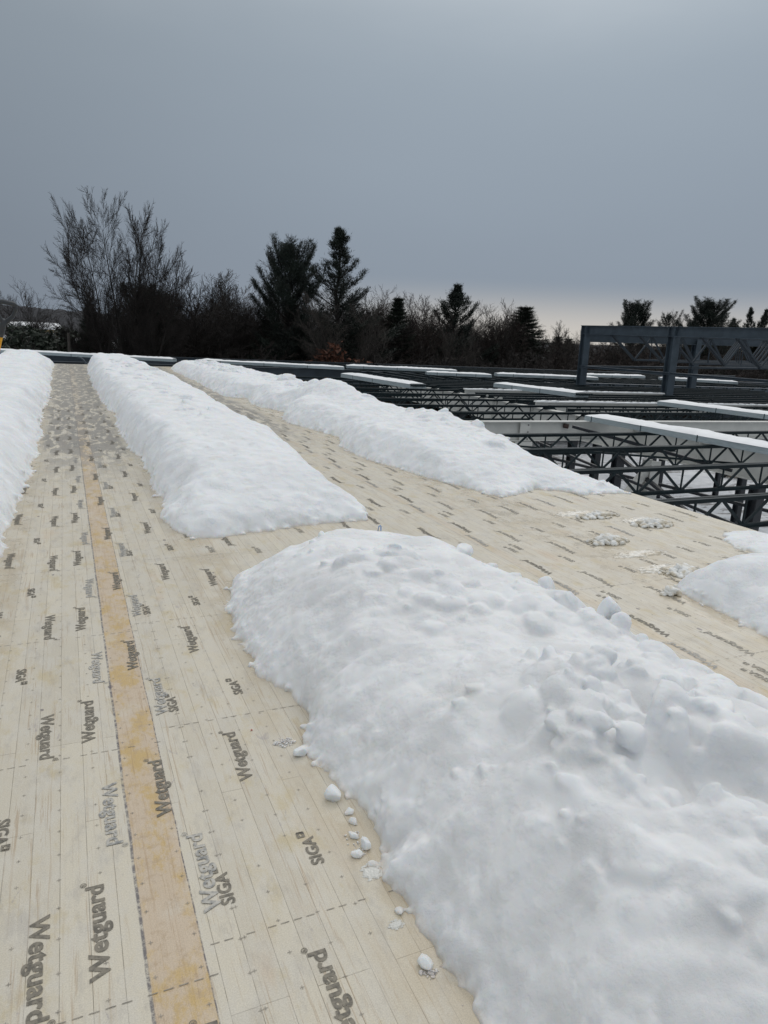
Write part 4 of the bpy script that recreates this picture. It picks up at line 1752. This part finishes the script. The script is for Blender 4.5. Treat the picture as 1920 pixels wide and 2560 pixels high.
def needle_cloud(rnd, centres, sizes, per, blade=.20, width=.030, upbias=.4, dirs=None):
    n = len(centres)
    C_ = np.repeat(np.array(centres), per, 0)
    Sz = np.repeat(np.array(sizes), per)
    N = len(C_)
    rs = np.random.RandomState(rnd.randint(0, 99999))
    d = rs.normal(size=(N, 3)) * (1.0 if dirs is None else .45)
    d[:, 2] += upbias
    off = rs.normal(size=(N, 3)) * .42
    off[:, 2] *= .6
    if dirs is not None:
        D = np.repeat(np.array(dirs), per, 0)
        d = d + D
        off = off * .62 + D * rs.normal(size=N)[:, None] * .55
    d /= np.linalg.norm(d, axis=1)[:, None]
    p = C_ + off * Sz[:, None]
    side_ = np.cross(d, rs.normal(size=(N, 3)))
    side_ /= np.linalg.norm(side_, axis=1)[:, None]
    L_ = blade * rs.uniform(.6, 1.3, size=N)[:, None] * (Sz[:, None] / .35) ** .5
    w_ = width * rs.uniform(.7, 1.3, size=N)[:, None] * (Sz[:, None] / .35) ** .5
    a = p - side_ * w_
    b = p + side_ * w_
    c = p + d * L_
    V = np.stack([a, b, c], 1).reshape(-1, 3)
    F = np.arange(N * 3).reshape(N, 3)
    return V, F


def proto_pine(name, seed, H=14.0, base=.22, wid=2.6, shape='pine', whorl=.55, per=22, mat=NEEDLE, density=1.0, gap=.0):
    rnd = random.Random(seed)
    S = []
    n = 14
    pts = [np.array([0, 0, 0.0])]
    for i in range(n):
        z = H * (i + 1) / n
        pts.append(np.array([rnd.gauss(0, .05) * (i > 2), rnd.gauss(0, .05) * (i > 2), z]))
    R0 = H * .014
    for i in range(n):
        S.append((*pts[i], R0 * (1 - i / n) + .02, *pts[i + 1], R0 * (1 - (i + 1) / n) + .02))
    tv, tf = tubes(S, 6)
    B = []
    C_ = []
    Z_ = []
    D_ = []
    z = H * base
    while z < H * .985:
        t = (z / H - base) / (1 - base)
        if shape == 'pine':
            env = (wid * (1 - t) ** .85 + .25) * (.84 + .16 * math.sin(t * 17 + seed))
        elif shape == 'round':
            env = wid * (max(0.02, 1 - (2 * t - .85) ** 2 * .75)) ** .5
        elif shape == 'dome':
            env = wid * min(1, .72 + .4 * t) * math.sqrt(max(.02, 1 - max(0, (t - .45) / .56) ** 2))
        elif shape == 'column':
            env = wid * (1 - t) ** .55 * (.8 + .2 * math.sin(t * 14 + seed))
        else:
            env = wid * (1 - t) ** .9
        env *= min(1.0, (1 - t) * 5 + .12)
        k = rnd.randint(4, 6)
        a0 = rnd.uniform(0, 6.28)
        for j in range(k):
            if rnd.random() < gap:
                continue
            a = a0 + 6.283 * j / k + rnd.uniform(-.3, .3)
            L_ = env * (rnd.uniform(.4, 1.2) if shape in ('pine', 'dome') else rnd.uniform(.7, 1.1)) + .12
            tilt = (.35 + 1.7 * t) if shape in ('pine', 'round', 'dome') else (-.05 + .6 * t)
            tilt += rnd.uniform(-.15, .15)
            m_ = max(3, int(L_ / .32))
            p = np.array([0, 0, z])
            dz = math.sin(tilt) * .35
            for i in range(m_):
                f = (i + 1) / m_
                rise = tilt * .42 + (.55 * f if shape in ('pine', 'round', 'dome') else .1 * f)
                q = p + np.array([math.cos(a) * math.cos(rise), math.sin(a) * math.cos(rise), math.sin(rise)]) * (L_ / m_)
                B.append((*p, .035 * (1 - f) + .012, *q, .035 * (1 - f) * .8 + .01))
                if f > (.34 if shape in ('pine', 'dome') else .2):
                    dd = (q - p) / (np.linalg.norm(q - p) + 1e-9)
                    sz = (.22 + .16 * (1 - abs(f - .7))) * density * (1.12 - .5 * t)
                    sd_v = np.array([-math.sin(a), math.cos(a), 0.0])
                    C_.append(q)
                    Z_.append(sz)
                    D_.append(dd)
                    for sg in (-1, 1):
                        # side sprays angled forward and up
                        ln = .34 * (1.15 - f * .7) * L_ / 2.2 * rnd.uniform(.7, 1.3)
                        e = dd * .6 + sd_v * sg * .8 + np.array([0, 0, .25])
                        e /= np.linalg.norm(e)
                        C_.append(q + e * ln)
                        Z_.append(sz * .85)
                        D_.append(e)
                p = q
        z += whorl * rnd.uniform(.7, 1.2) * (1.1 - .45 * t)
    for i in range(5):
        C_.append(np.array([0, 0, H - .12 * i]))
        Z_.append(.14)
        D_.append(np.array([0, 0, 1.0]))
    V, F = needle_cloud(rnd, C_, Z_, int(per * 1.6), .22, .017, .25, D_)
    root = empty(name)
    obj_from('trunk', tv, tf, BARK, root, True)
    bv, bf = tubes(B, 3)
    o1 = obj_from('branches', bv, bf, BARK, root, True)
    obj_from('crown', V, F, mat, root)
    root['h'] = float(H + .1)
    root['hw'] = float(np.percentile(np.abs(V[:, 0]), 99) / H)
    return root


def proto_cloud_tree(name, seed, mat, H=3.0, W=2.0, n=160, per=34, blade=.16, width=.04):
    """dense low evergreen or leafy shrub"""
    rnd = random.Random(seed)
    S = []
    C_ = []
    Z_ = []
    for k in range(9):
        a = rnd.uniform(0, 6.28)
        l_ = rnd.uniform(.3, .8)
        S.append((0, 0, 0, .05, W * l_ * .5 * math.cos(a), W * l_ * .5 * math.sin(a), H * rnd.uniform(.5, .85), .012))
    for k in range(n):
        a = rnd.uniform(0, 6.28)
        z = rnd.random()
        r = W * (1 - z ** 1.6) ** .6 * rnd.random() ** .5 * (.8 + .3 * math.sin(3 * a + seed))
        C_.append(np.array([r * math.cos(a), r * math.sin(a), .15 + z * H * rnd.uniform(.85, 1)]))
        Z_.append(rnd.uniform(.16, .34))
    tv, tf = tubes(S, 4)
    V, F = needle_cloud(rnd, C_, Z_, per, blade, width)
    root = empty(name)
    obj_from('trunk', tv, tf, BARK, root, True)
    obj_from('crown', V, F, mat, root)
    root['h'] = float(H * 1.02)
    root['hw'] = W / H
    return root


PROTO = {}
USED = {}


def proto(kind):
    if kind not in PROTO:
        if kind == 'big':
            PROTO[kind] = proto_bare('bare_tree', 7, BIG, 6, .30)
        elif kind.startswith('med'):
            PROTO[kind] = proto_bare('bare_tree', 20 + int(kind[3]), MED, 2 if kind[3] in '02' else 1, .35)
        elif kind.startswith('slim'):
            PROTO[kind] = proto_bare('bare_tree', 40 + int(kind[4]), SLIM, 2 if kind[4] == '1' else 1, .2)
        elif kind == 'pale':
            PROTO[kind] = proto_bare('bare_tree', 61, SLIM, 2, .22, TWIG_PALE, TWIG_PALE)
        elif kind == 'birch':
            PROTO[kind] = proto_bare('birch_tree', 63, SLIM, 3, .22, BIRCH, TWIG_PALE)
        elif kind == 'red':
            PROTO[kind] = proto_bare('bare_tree', 65, MED, 2, .3, BARK, TWIG_RED)
        elif kind.startswith('shrub'):
            PROTO[kind] = proto_bare('bare_shrub', 70 + int(kind[5]), SHRUB, 7, .55, TWIG, TWIG_RED if kind[5] == '1' else TWIG)
        elif kind == 'pine_round':
            PROTO[kind] = proto_pine('pine_tree', 3, 14, .25, 3.0, 'dome', .40, 22, density=1.15, gap=.08)
        elif kind == 'pine_bushy':
            PROTO[kind] = proto_pine('pine_tree', 21, 12, .35, 2.8, 'dome', .55, 18, density=.95, gap=.28)
        elif kind == 'pine_tall':
            PROTO[kind] = proto_pine('pine_tree', 5, 15, .30, 3.3, 'pine', .60, 22, density=1.05, gap=.15)
        elif kind == 'pine_ragged':
            PROTO[kind] = proto_pine('pine_tree', 9, 12, .18, 3.6, 'pine', .50, 24, density=1.05, gap=.15)
        elif kind == 'pine_open':
            PROTO[kind] = proto_pine('pine_tree', 12, 12, .3, 2.6, 'dome', .5, 13, density=.85, gap=.2)
        elif kind == 'spruce':
            PROTO[kind] = proto_pine('spruce_tree', 15, 9, .04, 2.4, 'spruce', .36, 20, mat=NEEDLE_B, density=1.15)
        elif kind == 'column':
            PROTO[kind] = proto_pine('evergreen_tree', 17, 10, .05, 2.3, 'column', .36, 22, mat=NEEDLE_B, density=1.2)
        elif kind == 'yew':
            PROTO[kind] = proto_cloud_tree('evergreen_bush', 5, NEEDLE_B, 3.2, 1.7)
        elif kind == 'oak':
            PROTO[kind] = proto_cloud_tree('oak_shrub', 8, OAK_LEAF, 2.2, 1.6, 80, 14, .14, .05)
    return PROTO[kind]


def children_of(o):
    return list(o.children)


def tree(kind, u, vtop, y, label, cat, group=None, wk=1.0, lean=None, zbase=None):
    pr = proto(kind)
    if kind in USED:
        o = pr.copy()
        col.objects.link(o)
        for ch in children_of(pr):
            c = ch.copy()
            col.objects.link(c)
            c.parent = o
    else:
        o = pr
        USED[kind] = True
    top = at_y(u, vtop, y)
    zb = GROUND_Z if zbase is None else zbase
    h = top.z - zb
    s = h / pr['h']
    rz = random.uniform(0, 6.28)
    o.location = (top.x, y, zb - .05)
    o.scale = (s * wk, s * wk, s)
    o.rotation_euler = (lean or random.uniform(-.03, .03), random.uniform(-.03, .03), rz)
    tag(o, label, cat, group)
    return o


random.seed(11)
# the main, recognisable trees
b = tree('big', 292, 482, 43, 'tallest bare deciduous tree with several upswept trunks, left of centre', 'bare tree', wk=.68)
b.rotation_euler = (0, 0, -.25)
tree('pine_round', 727, 616, 46, 'dense round-headed dark pine, second tallest evergreen', 'pine tree', wk=1.15)
tree('pine_tall', 850, 568, 46, 'tallest pine, with open ragged upswept top', 'pine tree', wk=1.6)
tree('pine_ragged', 1142, 708, 50, 'dark pine with forked broken top right of the middle', 'pine tree', wk=1.5)
tree('column', 1308, 765, 52, 'narrow dark evergreen at the right end of the tall trees', 'evergreen', wk=1.6)
tree('column', 984, 742, 49, 'slim dark evergreen among reddish bare trees right of the tallest pine', 'evergreen', wk=1.0)
tree('spruce', 222, 748, 44, 'small pointed spruce in front of the big bare tree', 'spruce', wk=.75)
tree('pine_round', 365, 722, 49, 'dark rounded evergreen behind the right side of the big bare tree', 'pine tree', wk=1.25)
tree('pine_round', 420, 740, 52, 'low dark evergreen between the big bare tree and the round-headed pine', 'pine tree', wk=1.2)
tree('med0', 30, 702, 60, 'bare tree at the left edge behind the shovel grip', 'bare tree')
tree('slim0', 88, 768, 62, 'small thin bare tree right of the shovel grip', 'bare tree')
tree('med1', 452, 660, 47, 'broad bare tree directly right of the big one', 'bare tree', wk=1.5)
tree('med2', 525, 680, 50, 'bare tree in the middle of the gap before the round-headed pine', 'bare tree', wk=1.3)
tree('med3', 590, 700, 49, 'bare tree with drooping side limbs left of the round-headed pine', 'bare tree')
tree('pale', 655, 660, 52, 'pale-twigged bare tree showing behind the left shoulder of the round-headed pine', 'bare tree', wk=1.3)
tree('slim1', 792, 700, 47, 'slender bare tree standing between the two tallest pines', 'bare tree', wk=1.3)
tree('pale', 873, 735, 42, 'pale slender bare tree in front of the tallest pine', 'bare tree')
tree('slim0', 935, 725, 49, 'bare tree leaning against the right side of the tallest pine', 'bare tree', wk=1.5)
tree('red', 975, 722, 51, 'reddish bare tree around the slim dark evergreen', 'bare tree')
tree('red', 1030, 735, 50, 'reddish bare tree left of the pine with the forked top', 'bare tree')
tree('med1', 1078, 742, 52, 'rounded bare tree touching the pine with the forked top', 'bare tree')
tree('pale', 1150, 810, 43, 'single pale sapling in front of the pine with the forked top', 'sapling', wk=.6)
tree('red', 1235, 752, 52, 'reddish bare tree between the forked pine and the narrow evergreen', 'bare tree')
tree('med3', 1272, 758, 54, 'grey bare tree just left of the narrow evergreen', 'bare tree')
tree('slim1', 1350, 800, 56, 'thin bare tree right of the narrow evergreen', 'bare tree', wk=1.3)
tree('birch', 1376, 845, 52, 'left of the two pale-stemmed birches near the first penthouse post', 'birch')
tree('birch', 1418, 838, 52, 'right of the two pale-stemmed birches near the first penthouse post', 'birch')
tree('spruce', 1392, 836, 60, 'small evergreen showing behind the two birches', 'evergreen', wk=1.2)
tree('spruce', 1425, 842, 61, 'small evergreen close to the first penthouse post', 'evergreen', wk=1.2)
tree('slim0', 1432, 822, 70, 'pale thin bare tree rising behind the birches', 'bare tree', wk=1.4)
tree('pine_round', 1598, 762, 62, 'bushy pine top rising above the penthouse between its posts', 'pine tree', wk=1.3)
tree('pine_round', 1772, 757, 60, 'widest pine top rising above the penthouse right of the second post', 'pine tree', wk=1.6)
tree('pine_tall', 1878, 768, 62, 'narrow pine top near the right edge of the photo', 'pine tree', wk=1.0)
tree('pine_ragged', 1915, 772, 61, 'pine cut off by the right edge of the photo', 'pine tree', wk=.9)
tree('pale', 1705, 780, 66, 'sparse grey sapling top above the penthouse beam', 'bare tree', wk=.7)
tree('pine_bushy', 1680, 790, 64, 'small pine top just left of the sparse grey sapling', 'pine tree', wk=1.1)
tree('pine_ragged', 1838, 795, 66, 'low pine top between the widest and the narrow one', 'pine tree', wk=1.1)
tree('oak', 830, 868, 41, 'shrub with dry orange leaves in front of the tallest pine', 'shrub', zbase=GROUND_Z + 1.9, wk=1.1)
tree('oak', 800, 882, 41.5, 'smaller orange-leaved shrub left of the main one', 'shrub', zbase=GROUND_Z + 1.9, wk=1.2)
tree('slim0', 62, 792, 75, 'thin bare tree before the snowy houses, left one of two', 'bare tree', wk=1.5)
tree('slim1', 112, 797, 80, 'thin bare tree before the snowy houses, right one of two', 'bare tree', wk=1.6)
tree('yew', 165, 822, 52, 'round dark evergreen bush near the snowy houses', 'evergreen bush', wk=1.3)
tree('yew', 55, 815, 50, 'dark evergreen bush behind the shovel shaft', 'evergreen bush', wk=1.6)
tree('yew', 90, 835, 45, 'dark bush below the snowy house roofs', 'evergreen bush', wk=1.2)
# filler wood behind and between them
fill = ['med0', 'med1', 'med2', 'med3', 'slim0', 'slim1', 'red']
for i in range(46):
    u = 140 + i * 26 + random.uniform(-12, 12)
    k = random.choice(fill)
    if u < 300:
        v = random.uniform(805, 850)
    elif u < 480:
        v = random.uniform(720, 800)
    elif u < 1340:
        v = random.uniform(725, 800) + (30 if u > 1190 else 0)
    else:
        v = random.uniform(835, 870)
    tree(k, u, v, random.uniform(50, 66), 'bare tree in the dense wood behind the taller trees', 'bare tree', 'bare trees filling the wood', wk=random.uniform(1.1, 1.6))
for i in range(22):
    u = 1450 + i * 23 + random.uniform(-10, 10)
    tree(random.choice(fill + ['yew', 'spruce']) if u < 1650 else random.choice(['spruce', 'pine_open', 'med1', 'red', 'column']), u, random.uniform(835, 862), random.uniform(50, 62),
         'tree in the dark wood seen through the penthouse frame', 'tree', 'trees behind the penthouse frame', wk=random.uniform(1.2, 1.7))
for i in range(46):
    u = 110 + i * 40 + random.uniform(-15, 15)
    if 95 < u < 175:
        continue
    tree(random.choice(['shrub0', 'shrub1', 'shrub0', 'shrub2']), u, random.uniform(842, 884) + (12 if u > 1300 else 0), random.uniform(43, 50),
         'leafless bush in the undergrowth along the foot of the wood', 'bush', 'leafless bushes in the undergrowth', wk=random.uniform(1.2, 1.9))
for i in range(9):
    u = 1600 + i * 42 + random.uniform(-8, 8)
    tree('yew', u, random.uniform(905, 925), random.uniform(44, 50), 'low green conifer bush behind the penthouse rails', 'evergreen bush', 'low conifers behind the rails', wk=random.uniform(1, 1.5))
for lab, u, v, y in (('weathered grey post standing before the wood left of the big tree', 171, 832, 42.5),):
    p = at_y(u, v, y)
    m = MB()
    m.tube([(0, 0, 0), (0, 0, p.z - GROUND_Z)], .07, 8)
    o = m.build('wooden_post', TWIG_PALE)
    o.location = (p.x, y, GROUND_Z)
    tag(o, lab, 'post')

# ------------------------------------------------------------------ houses far left
WALL_A = simple('brown_siding', (.07, .05, .042), .8, .2, 2)
WALL_B = simple('tan_siding', (.20, .15, .07), .8, .15, 2)
PANE = simple('dark_window', (.03, .035, .045), .2, .1)
TRIM = simple('pale_trim', (.4, .4, .4), .6, .1)


def house(label, u, v, y, w, d, h, rise, mat, rz):
    p = at_y(u, v, y)
    root = empty('house', (p.x, y, p.z - h - rise), rz)
    m = MB()
    m.box(-w / 2, w / 2, -d / 2, d / 2, -4, h)
    m.build('wall', mat, root)
    m = MB()
    e = .5
    n = 0
    m.v += [(-w / 2 - e, -d / 2 - e, h - .1), (w / 2 + e, -d / 2 - e, h - .1), (w / 2 + e, 0, h + rise), (-w / 2 - e, 0, h + rise), (-w / 2 - e, d / 2 + e, h - .1), (w / 2 + e, d / 2 + e, h - .1)]
    m.v += [(a, b, c + .25) for a, b, c in m.v[:6]]
    m.f += [(6, 7, 8, 9), (9, 8, 11, 10), (0, 1, 7, 6), (4, 10, 11, 5), (0, 3, 2, 1), (3, 4, 5, 2), (0, 6, 9, 3), (3, 9, 10, 4), (1, 2, 8, 7), (2, 5, 11, 8)]
    m.build('roof', SNOW_THIN, root)
    for k in range(3):
        x = -w / 2 + w * (k + .7) / 3.4
        m = MB()
        m.box(x - .5, x + .5, -d / 2 - .06, -d / 2 - .01, h - 1.6, h - .5)
        f = m.build('window', TRIM, root)
        m = MB()
        m.box(x - .42, x + .42, -d / 2 - .10, -d / 2 - .062, h - 1.52, h - .58)
        m.build('pane', PANE, f)
    tag(root, label, 'house')


house('long low brown house with a snow-covered roof beyond the left bush', 98, 811, 105, 3.6, 6, 2.0, .35, WALL_A, .15)
house('small tan house with a snowy flat roof right of the long brown one', 122, 818, 100, 1.6, 5, 2.4, .15, WALL_B, -.1)
house('small snow-roofed house next to the shovel grip', 38, 809, 112, 2.0, 6, 2.0, .3, WALL_A, .1)
p = at_y(130, 835, 95)
m = MB()

# snow bank below the houses (part of the terrain)
nx = 60
xs = np.linspace(-14, 14, nx)
X, Y = np.meshgrid(xs, np.linspace(-16, 16, nx))
r = np.sqrt((X / 7) ** 2 + (Y / 14) ** 2)
Z = 3.0 * smooth(1.0, .2, r) + .25 * fbm(X * .4, Y * .4, 3) * smooth(1, .8, r) - .1
idx = np.arange(nx * nx).reshape(nx, nx)
F = np.stack([idx[:-1, :-1], idx[:-1, 1:], idx[1:, 1:], idx[1:, :-1]], -1).reshape(-1, 4)
o = obj_from('terrain_bank', np.stack([X, Y, Z], -1).reshape(-1, 3), F, SNOW_THIN, None, True, loc=(-1.5, 92, GROUND_Z))
tag(o, kind='structure')
